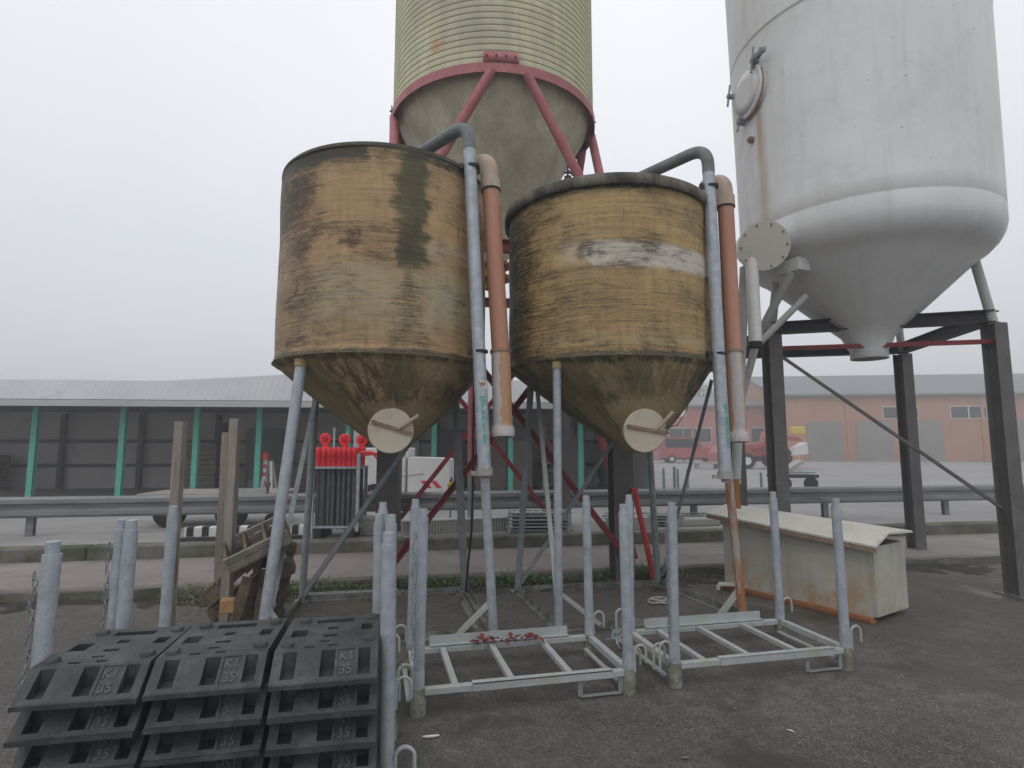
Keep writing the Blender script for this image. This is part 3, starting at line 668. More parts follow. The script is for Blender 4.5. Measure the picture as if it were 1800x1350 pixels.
# ---- right tank
CR = (.985, 5.85); RR = 1.015; azR = math.atan2(-CR[1], -CR[0])
stR = [('brown', -.7, .95, .08, .34, .38, .15), ('brown', -.7, .9, .55, .95, .40, .15), ('dark', -.9, -.60, .05, 1.0, .52, .25), ('dark', -.25, .0, .36, .48, .48, .06), ('dark', .32, .50, .38, .47, .48, .05), ('dark', .62, .72, .36, .42, .5, .04), ('dark', -1.4, -.86, -.1, 1.1, .95, .16), ('green', -.95, -.70, -.1, 1.1, .66, .2), ('brown', -.85, -.58, .0, 1.0, .58, .2), ('dark', -.95, .4, -.1, .055, 1.05, .05), ('dark', .4, .95, -.1, .035, .8, .04), ('brown', -.3, 1.0, .0, .06, .45, .05),
       ('grey', -.14, .93, .365, .50, 1.25, .045), ('grey', -.42, .0, .36, .48, .72, .14), ('brown', -.22, -.02, .34, .47, .55, .08), ('dark', .30, .48, .35, .42, .5, .04), ('brown', .15, .9, .34, .375, .5, .03),
       ('brown', -.85, .10, .475, .53, .62, .04), ('violet', -.7, -.35, .49, .55, .52, .04), ('brown', -.15, .03, .20, .27, .55, .05), ('brown', .3, .9, .22, .25, .5, .03),
       ('dark', -.38, -.18, .63, .67, .55, .05), ('brown', -.38, -.0, .72, .82, .48, .08), ('brown', .35, .5, .70, .80, .48, .07), ('dark', .35, .5, .80, .82, .48, .03),
       ('green', .92, 1.2, .0, 1, .7, .05), ('pale', .55, .95, .86, .95, .55, .06), ('pale', -.6, .9, .86, .95, .42, .06), ('dark', -1.3, 1.3, .965, 1.1, .85, .02), ('brown', -1, .9, .93, .97, .55, .03), ('violet', -.15, .05, .90, .97, .55, .05)]
csR = [('grey', -.25, .9, .42, 1.1, .95, .15), ('dark', -1.3, 1.3, -.1, .05, .8, .05), ('dark', -1.3, -.75, .0, .9, .62, .25), ('green', -1, -.1, .1, .9, .66, .25), ('green', .0, .35, .02, .45, .62, .15), ('dark', -.35, -.05, .3, .85, .6, .15), ('brown', -.8, .9, .0, .5, .52, .2), ('violet', .05, .2, .0, .3, .5, .1), ('dark', .8, 1.3, 0, 1, .55, .15), ('grey', -.1, .8, .55, 1.1, .6, .2), ('grey', -.15, .1, .1, .35, .45, .1)]
feR = [V((.40, 5.13, 0)), V((.06, 6.46, 0)), V((1.665, 6.78, 0)), V((2.12, 5.50, 0))]
toR = [P(979, 648, 5.05), P(933, 680, 6.2), P(1140, 760, 6.5), P(1262, 655, 5.3)]
fill_topR, fill_botR = P(1250, 300, 5.27), P(1275, 838, 5.12)
rust_leg = weathered('rusting_galvanised_leg', (.40, .38, .36, 1), (.48, .46, .43, 1), (.40, .16, .06, 1), scale=5, stretch=(3, 3, .35), rough=.7, s3=2.6, lo3=.42, hi3=.5)
make_tank(2, CR, RR, 2.33, 3.90, azR, stR, csR, tank_r, cone_r, (1.21, 5.60, 1.50), True, feR, toR,
    'right of two fibreglass tanks, yellower with a pale worn band and overhanging lid', dict(
    outlet=P(1133, 757, 5.18), odir=(.10, -1, -.10), bar=(-.15, .04, .20, -.015, .24, .17), fit=P(998, 300, 5.3) + V((0, 0, -.12)),
    legr=[.036, .034, .036, .038], legm=[galv, steel_old, steel_old, rust_leg],
    braces=[(toR[1] + V((.05, 0, 0)), feR[0] + V((-.01, .06, .05)), .04, galv_moss), (feR[1] + V((.03, 0, .05)), P(1088, 768, 6.35), .042, steel_old), (P(1250, 668, 5.6), feR[2] + V((.04, 0, .10)), .024, steel_old),
            (feR[3] + V((-.01, 0, .28)), feR[3] + V((-.24, -.03, .02)), .04, galv_moss), (feR[0] + V((.02, 0, .28)), feR[0] + V((.35, .03, .02)), .038, galv_moss)],
    base=[(feR[1], feR[2], .05), (feR[2], feR[3], .06), (feR[1], feR[0], .05), (feR[0], feR[3], .045)],
    fill=dict(path=bend(P(1112, 318, 5.85), P(1243, 258, 5.29), fill_botR, .19), r=.056, rings=[(P(1251, 328, 5.26), V((0, 0, 1))), (P(1265, 622, 5.18), V((0, 0, 1)))], end=fill_botR, dir=(fill_botR - fill_topR).normalized(),
              tx0=P(1270, 716, 5.15), tx1=P(1273, 782, 5.135), tang=.30),
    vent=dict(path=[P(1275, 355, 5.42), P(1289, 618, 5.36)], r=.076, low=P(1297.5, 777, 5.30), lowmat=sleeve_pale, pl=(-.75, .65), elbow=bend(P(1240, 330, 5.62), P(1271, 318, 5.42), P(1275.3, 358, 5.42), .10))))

# ------------------------------------------------------------ tall ribbed silo on steel trestle
TC = V((-.27, 8.05, 0)); TR = 1.45; ZR = 6.24
tower = empty('ribbed_silo', TC, 'tall beige ribbed silo with a pink ring beam behind the two tanks', 'silo')
def TB(m, name, mat, parent=tower): o = m.build(name, mat, parent); o.data.transform(Matrix.Translation(-TC)); return o
# barrel
seg = 160; vs = []; fs = []; uv = []; mk = {'seam': [], 'pink': []}; prof = []; z = ZR; k = 0
while z < 11.6:
    h_ = .085
    prof += [(TR - .004, z, .8), (TR + .003, z + .005, .1), (TR + .004, z + .012, 0), (TR + .004, z + h_ * .5, 0), (TR + .002, z + h_ - .012, 0), (TR + .001, z + h_ - .008, .35), (TR - .003, z + h_ - .003, .8)]; z += h_
azT = math.atan2(-TC.y, -TC.x)
for r0, z0, s0 in prof:
    for i in range(seg):
        a = 2 * math.pi * i / seg; zz = z0 + .006 * mnoise.noise(V((math.cos(a) * 3, math.sin(a) * 3, z0 * 2)))
        vs.append(V((TC.x + r0 * math.cos(a), TC.y + r0 * math.sin(a), zz)))
        d = (a - azT + math.pi) % (2 * math.pi) - math.pi; u = math.sin(d)
        mk['seam'].append(s0); mk['pink'].append(max(0, 1 - abs(u + .49) / .10) * max(0, 1 - abs(z0 - (ZR + .35)) / .16) * 1.3 if abs(d) < 1.5 else 0); uv.append((a * TR, zz))
for j in range(len(prof) - 1):
    for i in range(seg): fs.append((j * seg + i, j * seg + (i + 1) % seg, (j + 1) * seg + (i + 1) % seg, (j + 1) * seg + i))
o = finish_shell('barrel', ribbed, tower, vs, fs, mk, uv, TR * 2 * math.pi / seg); o.data.transform(Matrix.Translation(-TC))
m = MB(); m.lathe([(TR, 11.6), (.8, 12.1), (0.01, 12.3)], TC, 64); TB(m, 'roof', ribbed)
m = MB(); m.lathe([(TR - .06, ZR + .02), (TR - .10, ZR - .14), (.98, ZR - .78), (.52, 4.72), (.20, 4.22), (.19, 4.12)], TC, 96); TB(m, 'hopper', hopper_olive)
m = MB(); m.lathe([(.26, 4.16), (.26, 4.12), (.18, 4.12), (.18, 3.98), (.25, 3.98), (.25, 3.93), (.12, 3.93), (.12, 3.80), (.02, 3.78)], TC, 28, smooth=False); TB(m, 'outlet_flange', rust)
m = MB(); m.lathe([(TR - .09, ZR - .005), (TR + .025, ZR - .005), (TR + .025, ZR - .13), (TR + .019, ZR - .13), (TR + .017, ZR - .013), (TR - .09, ZR - .013), (TR - .09, ZR - .005)], TC, 128, smooth=False); ring = TB(m, 'ring_beam', red_paint)
for tz in range(4):
    a = azT + tz * math.pi / 2 + .04
    m = MB(); m.lathe([(TR + .028, ZR + .0), (TR + .034, ZR + .0), (TR + .034, ZR + .135), (TR + .016, ZR + .135)], TC, 12, a0=a - .13, a1=a + .17)
    bp = TB(m, 'bolt_plate', red_paint, ring)
    m = MB()
    for q in (-.10, -.02, .06, .14):
        c_ = TC + V((math.cos(a + q) * (TR + .04), math.sin(a + q) * (TR + .04), ZR + .07)); m.disc(c_, (math.cos(a + q), math.sin(a + q), 0), .012, .03, 8)
    # bolt heads belong to the plate
    vs_, fs_ = m.v, m.f
    m2 = MB(); m2.add(vs_, fs_); o = m2.build('plate_bolts', black_steel, ring); o.data.transform(Matrix.Translation(-TC))
cFL, cFR = V((-1.385, 6.50, 0)), V((1.29, 6.96, 0)); per = V((-.172, .985, 0)) * 2.71
cols = [cFL, cFR, cFR + per, cFL + per]
for q in cols:
    m = MB(); m.hbeam(q + V((0, 0, .01)), q + V((0, 0, 3.86)), .235, .22, .016, up=-ey); c_ = TB(m, 'column', steel_dark)
    m = MB(); m.box(q + V((0, 0, .008)), (.36, .36, .016), ROT); m.box(q + V((0, 0, 3.87)), (.3, .3, .02), ROT); TB(m, 'end_plate', steel_dark, c_)
for i in range(4):
    a_, b_ = cols[i], cols[(i + 1) % 4]
    m = MB(); m.hbeam(a_ + V((0, 0, 3.96)), b_ + V((0, 0, 3.96)), .12, .14, .01, up=(0, 0, 1)); TB(m, 'top_beam', red_dark)
    mid = (a_ + b_) / 2 - TC; mid.z = 0; n_ = mid.normalized(); tp = TC + n_ * (TR - .02) + V((0, 0, ZR - .10)); sd = V((-n_.y, n_.x, 0))
    s_ = 1 if (b_ - a_).dot(sd) > 0 else -1
    for cc, off in ((a_, -.22 * s_), (b_, .22 * s_)):
        m = MB(); m.tube([tp + sd * off, cc + V((0, 0, 4.02))], .062, 16); TB(m, 'strut', red_paint)
    if i in (0, 2):
        out_ = -n_ * .02
        for a2, b2, z_ in ((a_, b_, 0), (b_, a_, .01)):
            m = MB(); m.angle(a2 + n_ * (.13 + z_) + V((0, 0, .25)), b2 + n_ * (.13 + z_) + V((0, 0, 3.72)), .07, .008, up=n_); TB(m, 'brace', red_dark)
    else:
        m = MB(); m.angle(a_ + n_ * .13 + V((0, 0, .25)), b_ + n_ * .13 + V((0, 0, 3.72)), .07, .008, up=n_); TB(m, 'brace', red_dark)
q0 = P(828, 820, 9.0); m = MB(); m.tube([V((q0.x, 9.0, 1.1)), V((q0.x, 9.0, 3.9))], .055, 14); TB(m, 'standpipe', red_paint)
m = MB(); m.tube([V((q0.x, 9.0, .27)), V((q0.x, 9.0, 1.1))], .05, 14); TB(m, 'standpipe_foot', steel_old)
m = MB(); m.tube([P(841, 700, 8.2), P(841, 826, 8.2)], .035, 12); TB(m, 'downpipe', red_dark)
a_ = P(1116, 866, 6.75); b_ = P(1144, 992, 6.9); m = MB(); m.tube([a_, b_, V((b_.x + .03, 6.9, .02))], .032, 12); m.bar(a_ + V((0, 0, .02)), a_ + V((.0, .1, .02)), .06, .05); o = m.build('prop', weathered('red_prop_paint', (.60, .05, .05, 1), (.66, .10, .09, 1), rough=.5)); tag(o, 'thin bright red steel prop leaning beside the right trestle column', 'prop')
m = MB(); m.tube([P(1168, 752, 5.15), P(1190, 748, 5.3), P(1206, 725, 5.5), P(1212, 700, 5.7)], .004, 6); tag(m.build('cable', cable_blk), 'thin wire hanging in a loop from the latch of the right tank outlet', 'cable')
m = MB(); m.tube([P(986, 748, 9.9), P(1001, 866, 9.9)], .02, 8); tag(m.build('pole', steel_old), 'thin leaning grey pole between the white leg and the turquoise post', 'pole')
# dark cable
m = MB(); m.tube([P(834, 650, 5.9), P(832, 760, 5.95), P(831, 860, 6.0), P(829, 930, 6.05), P(822, 1000, 6.2), P(819, 1040, 6.38)], .012, 8); tag(m.build('cable', cable_blk), 'black cable hanging down beside the back leg of the left tank', 'cable')

# ------------------------------------------------------------ white silo on the right
WC = V((4.26, 6.80, 0)); WR = 1.42; WZ = 4.10
ws = empty('white_silo', WC, 'white steel silo with a round manhole and rust streaks at the right edge', 'silo')
def WB(m, name, mat, parent=ws): o = m.build(name, mat, parent); o.data.transform(Matrix.Translation(-WC)); return o
azW = math.atan2(-WC.y, -WC.x)
def white_mat():
    b = NB('white_silo_paint'); c = b.coord('World'); uv = b.new('ShaderNodeUVMap', uv_map='uv').outputs[0]
    o = b.mix(b.noise(c, 1.2, det=7), (.66, .67, .67, 1), (.73, .74, .74, 1))
    q = b.new('ShaderNodeMapping'); q.inputs['Scale'].default_value = (9, .8, 1); b.l.new(uv, q.inputs[0])
    dr = b.noise(q.outputs[0], 1, det=7, lo=.5, hi=.75); o = b.mix(b.rng(dr, 0, 1, 0, .35), o, (.48, .48, .44, 1))
    q = b.new('ShaderNodeMapping'); q.inputs['Scale'].default_value = (30, 2.2, 1); b.l.new(uv, q.inputs[0])
    dr2 = b.noise(q.outputs[0], 1, det=5, lo=.25, hi=.75)
    f = b.math('MULTIPLY', b.attr('rust'), b.rng(dr2, 0, 1, .35, 1)); o = b.mix(f, o, (.46, .30, .16, 1))
    o = b.mix(b.math('MULTIPLY', b.attr('rust2'), dr2), o, (.40, .17, .06, 1))
    sp = b.noise(c, 22, det=4, lo=.69, hi=.73); o = b.mix(b.math('MULTIPLY', sp, .7), o, (.25, .18, .13, 1))
    gz = b.noise(c, 2.6, det=10, rough=.75, lo=.5, hi=.68); o = b.mix(b.math('MULTIPLY', gz, .3), o, (.42, .42, .38, 1))
    o = b.mix(b.attr('seam'), o, (.20, .19, .17, 1))
    return b.done(o, .45, bump=b.noise(c, 3, det=4), bd=.004)
wm = white_mat()
seg = 200; vs = []; fs = []; uv = []; mk = {'rust': [], 'rust2': [], 'seam': []}
profw = [(WR, 11.5, 0), (WR, 6.50, 0)] + [(WR, 6.47, .9), (WR + .004, 6.46, .9), (WR, 6.44, 0)] + [(WR, 6.4 - 2.1 * i / 40, 0) for i in range(41)] + [(WR - .002, WZ + .02, .5), (WR, WZ, 0), (WR - .002, WZ - .14, 0), (WR - .022, WZ - .22, 0), (WR - .065, WZ - .30, 0), (WR - .14, WZ - .38, 0)] + [(WR - .20 - .98 * i / 10, WZ - .41 - .92 * i / 10, 0) for i in range(11)] + [(.2, WZ - 1.40, 0), (.2, WZ - 1.50, .5)]
MHa = math.atan2(P(1318, 163, 6).y - WC.y, P(1318, 163, 6).x - WC.x)
def on_silo(px, py, dr=0.0):
    """point of the white barrel seen at a pixel"""
    r = ray(px, py); a = r.x ** 2 + r.y ** 2; b = -2 * (r.x * WC.x + r.y * WC.y); c = WC.x ** 2 + WC.y ** 2 - (WR - .035 + dr) ** 2
    t = (-b - math.sqrt(max(0, b * b - 4 * a * c))) / (2 * a); q = V((r.x * t, r.y * t, EYE + r.z * t)); n = V((q.x - WC.x, q.y - WC.y, 0)).normalized(); return q, n
mh, mhn = on_silo(1319, 164)
st1, _ = on_silo(1336, 230)
a_st = math.atan2(st1.y - WC.y, st1.x - WC.x)
for r0, z0, s0 in profw:
    if z0 > 3.6 and r0 > 1.0: r0 = r0 - .055 + .016 * (z0 - 4.1)
    elif r0 > .3: r0 -= .06
    for i in range(seg):
        a = 2 * math.pi * i / seg; vs.append(V((WC.x + r0 * math.cos(a), WC.y + r0 * math.sin(a), z0)))
        d = (a - a_st + math.pi) % (2 * math.pi) - math.pi; top = mh.z - .25
        wv = .055 + .01 * math.sin(z0 * 3); f = max(0, 1 - (abs(d) / wv) ** 2); g = 1 if z0 < top else 0
        mk['rust'].append(f * g * (.85 if z0 > WZ - .15 else .3)); mk['rust2'].append(max(0, 1 - abs(d + .02) / .03) * g * max(0, 1 - (top - z0) / 1.1)); mk['seam'].append(s0); uv.append((a * WR, z0))
for j in range(len(profw) - 1):
    for i in range(seg): fs.append((j * seg + i, j * seg + (i + 1) % seg, (j + 1) * seg + (i + 1) % seg, (j + 1) * seg + i))
o = finish_shell('barrel', wm, ws, vs, fs, mk, uv, WR * 2 * math.pi / seg); o.data.transform(Matrix.Translation(-WC))
# manhole
tx = V((-mhn.y, mhn.x, 0))
if tx.x < 0: tx = -tx
m = MB(); m.tube([mh - mhn * .08, mh + mhn * .05], .285, 40); m.tube([mh + mhn * .03, mh + mhn * .05, mh + mhn * .062], [.312, .312, .295], 40); man = WB(m, 'manhole', white_paint)
m = MB(); m.tube([mh + mhn * .055, mh + mhn * .075, mh + mhn * .085], [.25, .25, .16], 40); WB(m, 'manhole_lid', white_paint, man)
m = MB()
m.tube(arc(mh + mhn * .035, .317, R(-150), R(25), tx, V((0, 0, 1)), 24), .009, 8); WB(m, 'rusty_seal', rust, man)
for an, ln in ((R(50), .34), (R(155), .30), (R(-110), .26)):
    c_ = mh + mhn * .07 + tx * math.cos(an) * .34 + V((0, 0, 1)) * math.sin(an) * .34; m = MB()
    m.disc(c_, mhn, .032, .09, 12); m.tube([c_ + mhn * .03 + V((-.02, 0, -ln * .45)), c_ + mhn * .05 + V((.04, 0, ln * .5))], .013, 8)
    if an < 1 and an > 0:
        for k in range(7):
            m.box(c_ + tx * (.04 + .028 * k) + mhn * .02 + V((0, 0, .02 * math.sin(k * 2))), (.035, .05, .045), rz=k * .7)
    m.box(c_ - tx * math.cos(an) * .05 - V((0, 0, 1)) * math.sin(an) * .05, (.05, .03, .05), rz=an); WB(m, 'clamp', steel_old, man)
m = MB(); c_, n_ = on_silo(1323, 246); m.disc(c_ + n_ * .02, n_, .04, .05, 14); m.disc(c_ + n_ * .05, n_, .022, .03, 6); WB(m, 'drain_plug', rusty_bar)
# bolted inspection cover on the lower knuckle
r_c = ray(1343, 432).normalized(); oc = P(1343, 432, 6.15); od = (V((0, 0, EYE)) + V((.9, 0, 0)) - oc).normalized(); od = V((od.x, od.y, od.z * .9)).normalized()
m = MB(); m.tube([oc - od * .85, oc - od * .03], [.235, .235], 36); m.tube([oc - od * .035, oc - od * .012], .270, 40); cv = WB(m, 'inspection_nozzle', white_paint)
m = MB(); m.tube([oc - od * .009, oc + od * .008], .268, 40); lid_ = WB(m, 'bolted_cover', weathered('ivory_cover', (.55, .53, .46, 1), (.60, .58, .52, 1), (.45, .40, .32, 1), scale=2, rough=.6, finec=.06, bump=.0002), cv)
u1 = od.cross(V((0, 0, 1))).normalized(); u2 = od.cross(u1)
m = MB()
for k in range(10): m.disc(oc + (u1 * math.cos(k * .628) + u2 * math.sin(k * .628)) * .235 + od * .012, od, .011, .02, 6)
WB(m, 'cover_bolts', rust, cv)
# pipework and frame
m = MB(); m.tube([P(1320, 438, 6.28), P(1328, 604, 6.24)], .069, 22, cap=False); m.tube([P(1320, 438, 6.28), P(1328, 603, 6.24)], .057, 22, cap=False); dp = WB(m, 'downpipe', white_paint)
m = MB(); m.tube([P(1328, 601, 6.24), P(1328, 611, 6.24)], .073, 22, cap=False); m.tube([P(1328, 608, 6.24), P(1328, 607, 6.24)], .066, 22); WB(m, 'pipe_rim', black_steel, dp)
tw = weathered('grey_white_tube', (.42, .43, .43, 1), (.50, .51, .5, 1), (.33, .28, .24, 1), scale=6, rough=.6)
for a_, b_, r0 in ((P(1392, 478, 6.3), P(1333, 590, 6.75), .046), (P(1333, 590, 6.75), P(1303, 700, 6.9), .046), (P(1418, 520, 6.4), P(1336, 602, 6.6), .038), (P(1309, 470, 6.5), P(1300, 690, 6.6), .055), (P(1300, 690, 6.6), P(1293, 850, 6.6), .055)):
    m = MB(); m.tube([a_, b_], r0, 14); WB(m, 'tube_brace', tw)
m = MB(); m.box(P(1394, 470, 6.38), (.18, .30, .14), .4); WB(m, 'bracket', white_paint)
wcols = [V((3.17, 6.95, 0)), V((5.35, 6.3, 0)), V((5.75, 8.4, 0)), V((3.45, 8.9, 0))]
for q in wcols:
    m = MB(); m.hbeam(q + V((0, 0, .01)), q + V((0, 0, 2.92)), .17, .17, .012, up=-ey); c_ = WB(m, 'column', steel_dark)
    m = MB(); m.tube([q + V((0, 0, 2.92)), V((WC.x + (q.x - WC.x) * .86, WC.y + (q.y - WC.y) * .86, WZ - .1))], .05, 12); WB(m, 'support_leg', tw, c_)
    m = MB(); m.box(q + V((0, 0, .006)), (.3, .3, .012), ROT); WB(m, 'foot_plate', steel_dark, c_)
for i in range(4):
    m = MB(); m.hbeam(wcols[i] + V((0, 0, 3.0)), wcols[(i + 1) % 4] + V((0, 0, 3.0)), .14, .14, .012, up=(0, 0, 1)); WB(m, 'frame_beam', black_steel)
m = MB(); m.bar(P(1364, 620, 6.95), V((5.3, 6.35, .9)), .05, .03); WB(m, 'frame_brace', steel_dark)
m = MB(); m.bar(wcols[0] + V((0, 0, 2.75)), wcols[1] + V((0, 0, 2.72)), .04, .05); WB(m, 'red_rail', red_dark)

# ------------------------------------------------------------ stacking racks
def make_rack(label, loc, rz, Wd=1.33, Dp=.69, chain=True):
    root = empty('stacking_rack', loc, label, 'rack', 'galvanised stacking racks', rz)
    for i, (x, y) in enumerate(((0, 0), (Wd, 0), (Wd, Dp), (0, Dp))):
        lean = (.012 * (1 if i in (0, 3) else -1), 0)
        m = MB(); m.tube([(x, y, .15), (x + lean[0], y, 1.13)], .033, 18); m.tube([(x, y, .15), (x, y, .245)], .0365, 18)
        m.tube([(x + lean[0], y, 1.13), (x + lean[0], y, 1.18)], .026, 16); p = m.build('post', galv, root)
        m = MB(); m.tube([(x, y, .0), (x, y, .105), (x, y, .15)], [.046, .045, .037], 16); m.build('foot', galv_foot, p)
        # U shaped hooks at the corner
        sx = -1 if i in (0, 3) else 1
        for dy, hz in ((-.018, .25), (.07, .21)) if y == 0 else ((.0, .27),):
            m = MB(); c0 = V((x + sx * .075, y + dy, hz))
            m.tube([c0 + V((-.04, 0, -.12))] + arc(c0, .04, math.pi, 0, V((1, 0, 0)), V((0, 0, 1)), 10) + [c0 + V((.04, 0, -.07))], .009, 8); m.build('hook', galv_moss, p)
    m = MB(); m.box((Wd / 2, 0, .128), (Wd - .07, .046, .040), bev=.004); m.build('rail', galv_moss, root)
    m = MB(); m.box((Wd / 2 + .10, -.028, .134), (Wd - .44, .006, .046)); m.box((Wd / 2 + .10, -.006, .154), (Wd - .44, .05, .006)); m.build('rail_cap', galv_moss, root)
    m = MB(); m.box((Wd / 2, Dp, .128), (Wd - .07, .046, .040), bev=.004); m.build('rail', galv_moss, root)
    m = MB(); m.box((Wd / 2 - .02, Dp + .028, .170), (Wd - .3, .006, .09)); m.box((Wd / 2 - .02, Dp + .002, .158), (Wd - .3, .045, .006)); m.build('rail_cap', galv_moss, root)
    for x in (0, Wd):
        m = MB(); m.box((x, Dp / 2, .128), (.045, Dp - .075, .045), bev=.004); m.build('side_rail', galv_moss, root)
        m = MB(); m.bar((x - .05, .04, .06), (x - .05, Dp - .04, .06), .03, .012); m.build('lower_strap', galv_moss, root)
    for x in (.17, .52, .90):
        m = MB(); m.box((x + .05, Dp / 2, .132), (.04, Dp - .05, .034), bev=.003); m.build('crossbar', galv_moss, root)
    for x in (Wd - .33,):
        m = MB(); m.bar((x, -.01, .105), (x, -.01, .012), .03, .005); m.bar((x, -.01, .012), (x + .27, -.01, .012), .03, .006); m.bar((x + .27, -.01, .105), (x + .27, -.01, .012), .03, .005); m.build('fork_guide', steel_old, root)
    if chain:
        m = MB(); x0 = -.04; z = 1.05; k = 0
        while z > .30:
            ux, uy = (V((1, 0, 0)), V((0, 0, 1))) if k % 2 else (V((0, 1, 0)), V((0, 0, 1)))
            c0 = V((x0 + .006 * math.sin(k * 1.3), -.01, z)); pts = [c0 + ux * .008 * math.cos(t) + uy * .018 * math.sin(t) for t in [2 * math.pi * j / 8 for j in range(9)]]
            m.tube(pts, .0028, 5, cap=False); z -= .029; k += 1
        m.build('chain', steel_old, root)
    return root
rk = make_rack('empty galvanised rack in front of the tanks, right beside the rubber bases', (-.55, 3.56, 0), R(13.3))
rk2 = copy_tree(rk); rk2.location = (1.07, 3.97, 0); rk2.rotation_euler.z = R(13); rk2['label'] = 'empty galvanised rack in front of the rusty white skip'
rk0 = copy_tree(rk); rk0.location = (-.53 - 1.33 * math.cos(R(11)), 2.60 - 1.33 * math.sin(R(11)), 0); rk0.rotation_euler.z = R(11); rk0['label'] = 'galvanised rack nearest the camera, loaded with the black rubber bases'
rkb = copy_tree(rk); rkb.location = (-.735 - 1.33 * math.cos(R(11)), 3.32 - 1.33 * math.sin(R(11)), 0); rkb.rotation_euler.z = R(11); rkb['label'] = 'galvanised rack standing behind the black rubber bases'

# ------------------------------------------------------------ rubber bases
BW, BD, BH = .40, .56, .108
def prof_z(y):
    if y < .012: return .017
    if y < .115: return .017 + (BH - .017) * (y - .012) / (.115 - .012)
    return BH
def make_base(label, detailed=True):
    root = empty('rubber_base', (0, 0, 0), label, 'rubber base', 'stacked black rubber bases')
    holes = [(.09, .22, .026, .108, .075), (.45, .585, .026, .108, .075), (.81, .925, .026, .108, .075), (.615, .775, .022, .108, .006),
             (.30, .70, .46, .51, .05), (.80, .92, .33, .41, .05), (.08, .24, .28, .37, .05), (.42, .56, .255, .285, .03), (.40, .51, .19, .21, .02), (.44, .55, .355, .395, .05), (.27, .37, .13, .15, .012), (.50, .60, .135, .155, .012)]
    xs = sorted({0, 1} | {h[0] for h in holes} | {h[1] for h in holes}); ys = sorted({0, .012, .115, BD} | {h[2] for h in holes} | {h[3] for h in holes})
    m = MB(); nx, ny = len(xs) - 1, len(ys) - 1; dep = {}
    for i in range(nx):
        for j in range(ny):
            cx, cy = (xs[i] + xs[i + 1]) / 2, (ys[j] + ys[j + 1]) / 2
            dep[i, j] = max([h[4] for h in holes if h[0] < cx < h[1] and h[2] < cy < h[3]] + [0])
    def zc(i, j, jj):
        return prof_z(ys[jj] + (1e-6 if jj == j else -1e-6)) - dep[i, j]
    for i in range(nx):
        x0, x1 = xs[i] * BW, xs[i + 1] * BW
        for j in range(ny):
            y0, y1 = ys[j], ys[j + 1]; za, zb = max(.004, zc(i, j, j)), max(.004, zc(i, j, j + 1))
            m.add([(x0, y0, za), (x1, y0, za), (x1, y1, zb), (x0, y1, zb)], [(0, 1, 2, 3)])
            if i + 1 < nx and abs(dep[i, j] - dep[i + 1, j]) > 1e-6:
                zc2, zd2 = max(.004, zc(i + 1, j, j)), max(.004, zc(i + 1, j, j + 1)); m.add([(x1, y0, za), (x1, y0, zc2), (x1, y1, zd2), (x1, y1, zb)], [(0, 1, 2, 3)])
            if j + 1 < ny and abs(dep[i, j] - dep[i, j + 1]) > 1e-6:
                zn = max(.004, zc(i, j + 1, j + 1)); m.add([(x0, y1, zb), (x1, y1, zb), (x1, y1, zn), (x0, y1, zn)], [(0, 1, 2, 3)])
    # outer sides and bottom
    side = [(0, 0)] + [(0, .017), (.012, .017), (.115, BH), (BD, BH), (BD, 0)]
    for x in (0, BW): m.add([(x, y, z) for y, z in side], [tuple(range(6)) if x == 0 else tuple(range(5, -1, -1))])
    m.add([(0, 0, 0), (BW, 0, 0), (BW, 0, .017), (0, 0, .017)], [(0, 1, 2, 3)]); m.add([(0, BD, 0), (0, BD, BH), (BW, BD, BH), (BW, BD, 0)], [(0, 1, 2, 3)])
    m.add([(0, 0, 0), (0, BD, 0), (BW, BD, 0), (BW, 0, 0)], [(0, 1, 2, 3)])
    o = m.build('base_body', rubber, root)
    for x, y in ((.10, .17), (.90, .19), (.16, .50), (.90, .50)):
        m = MB(); m.tube([(x * BW, y, BH - .002), (x * BW, y, BH + .012), (x * BW, y, BH + .014)], [.027, .026, .021], 18); m.build('stud', rubber, root)
    a = math.atan2(BH - .017, .103); M = Matrix.Rotation(a, 3, 'X'); m = MB()
    for txt, vy in (("K1", .086), ("35", .045)):
        vs, fs = text_geo(txt, .052, .0022, bold=.0008)
        c0 = V((.695 * BW, vy, prof_z(vy) - .0038)); m.add([c0 + M @ V((q.x * .95, q.y, q.z)) for q in vs], fs)
    m.build('raised_lettering', weathered('worn_rubber', (.085, .09, .092, 1), (.11, .115, .12, 1), rough=.7), root)
    return root
b0 = make_base('x')
bp = G(478, 1222, .625); brot = R(11.5)
bx, by = V((math.cos(brot), math.sin(brot), 0)), V((-math.sin(brot), math.cos(brot), 0))
ordn = ['topmost', 'second from the top', 'third from the top', 'fourth from the top', 'lowest']
for c_ in range(3):
    for k in range(5):
        o = b0 if (c_ == 0 and k == 0) else copy_tree(b0)
        org = bp + bx * (-.012 * 1 - .425 * c_) + by * (.0)
        o.location = (org.x + bx.x * RNG.uniform(-.006, .006), org.y + RNG.uniform(-.012, .012) + .004 * k, .640 - .1165 * k)
        o.rotation_euler = (RNG.uniform(-.006, .006), RNG.uniform(-.008, .008), brot + RNG.uniform(-.012, .012))
        wh = ['in the stack next to the rack post', 'in the middle stack of the black bases', 'in the stack farthest left on the rack'][c_]
        o['label'] = '%s black rubber base %s' % (ordn[k], wh)
# load boards under the stacks
for k in range(3):
    m = MB(); q = bp + bx * (-.43) + by * (.10 + .17 * k); m.box((q.x, q.y, .158), (1.24, .10, .022), brot, bev=.003)
    tag(m.build('plank', wood_brown), ['front', 'middle', 'back'][k] + ' plank laid under the rubber base stacks on the rack', 'plank', 'planks under the rubber bases')

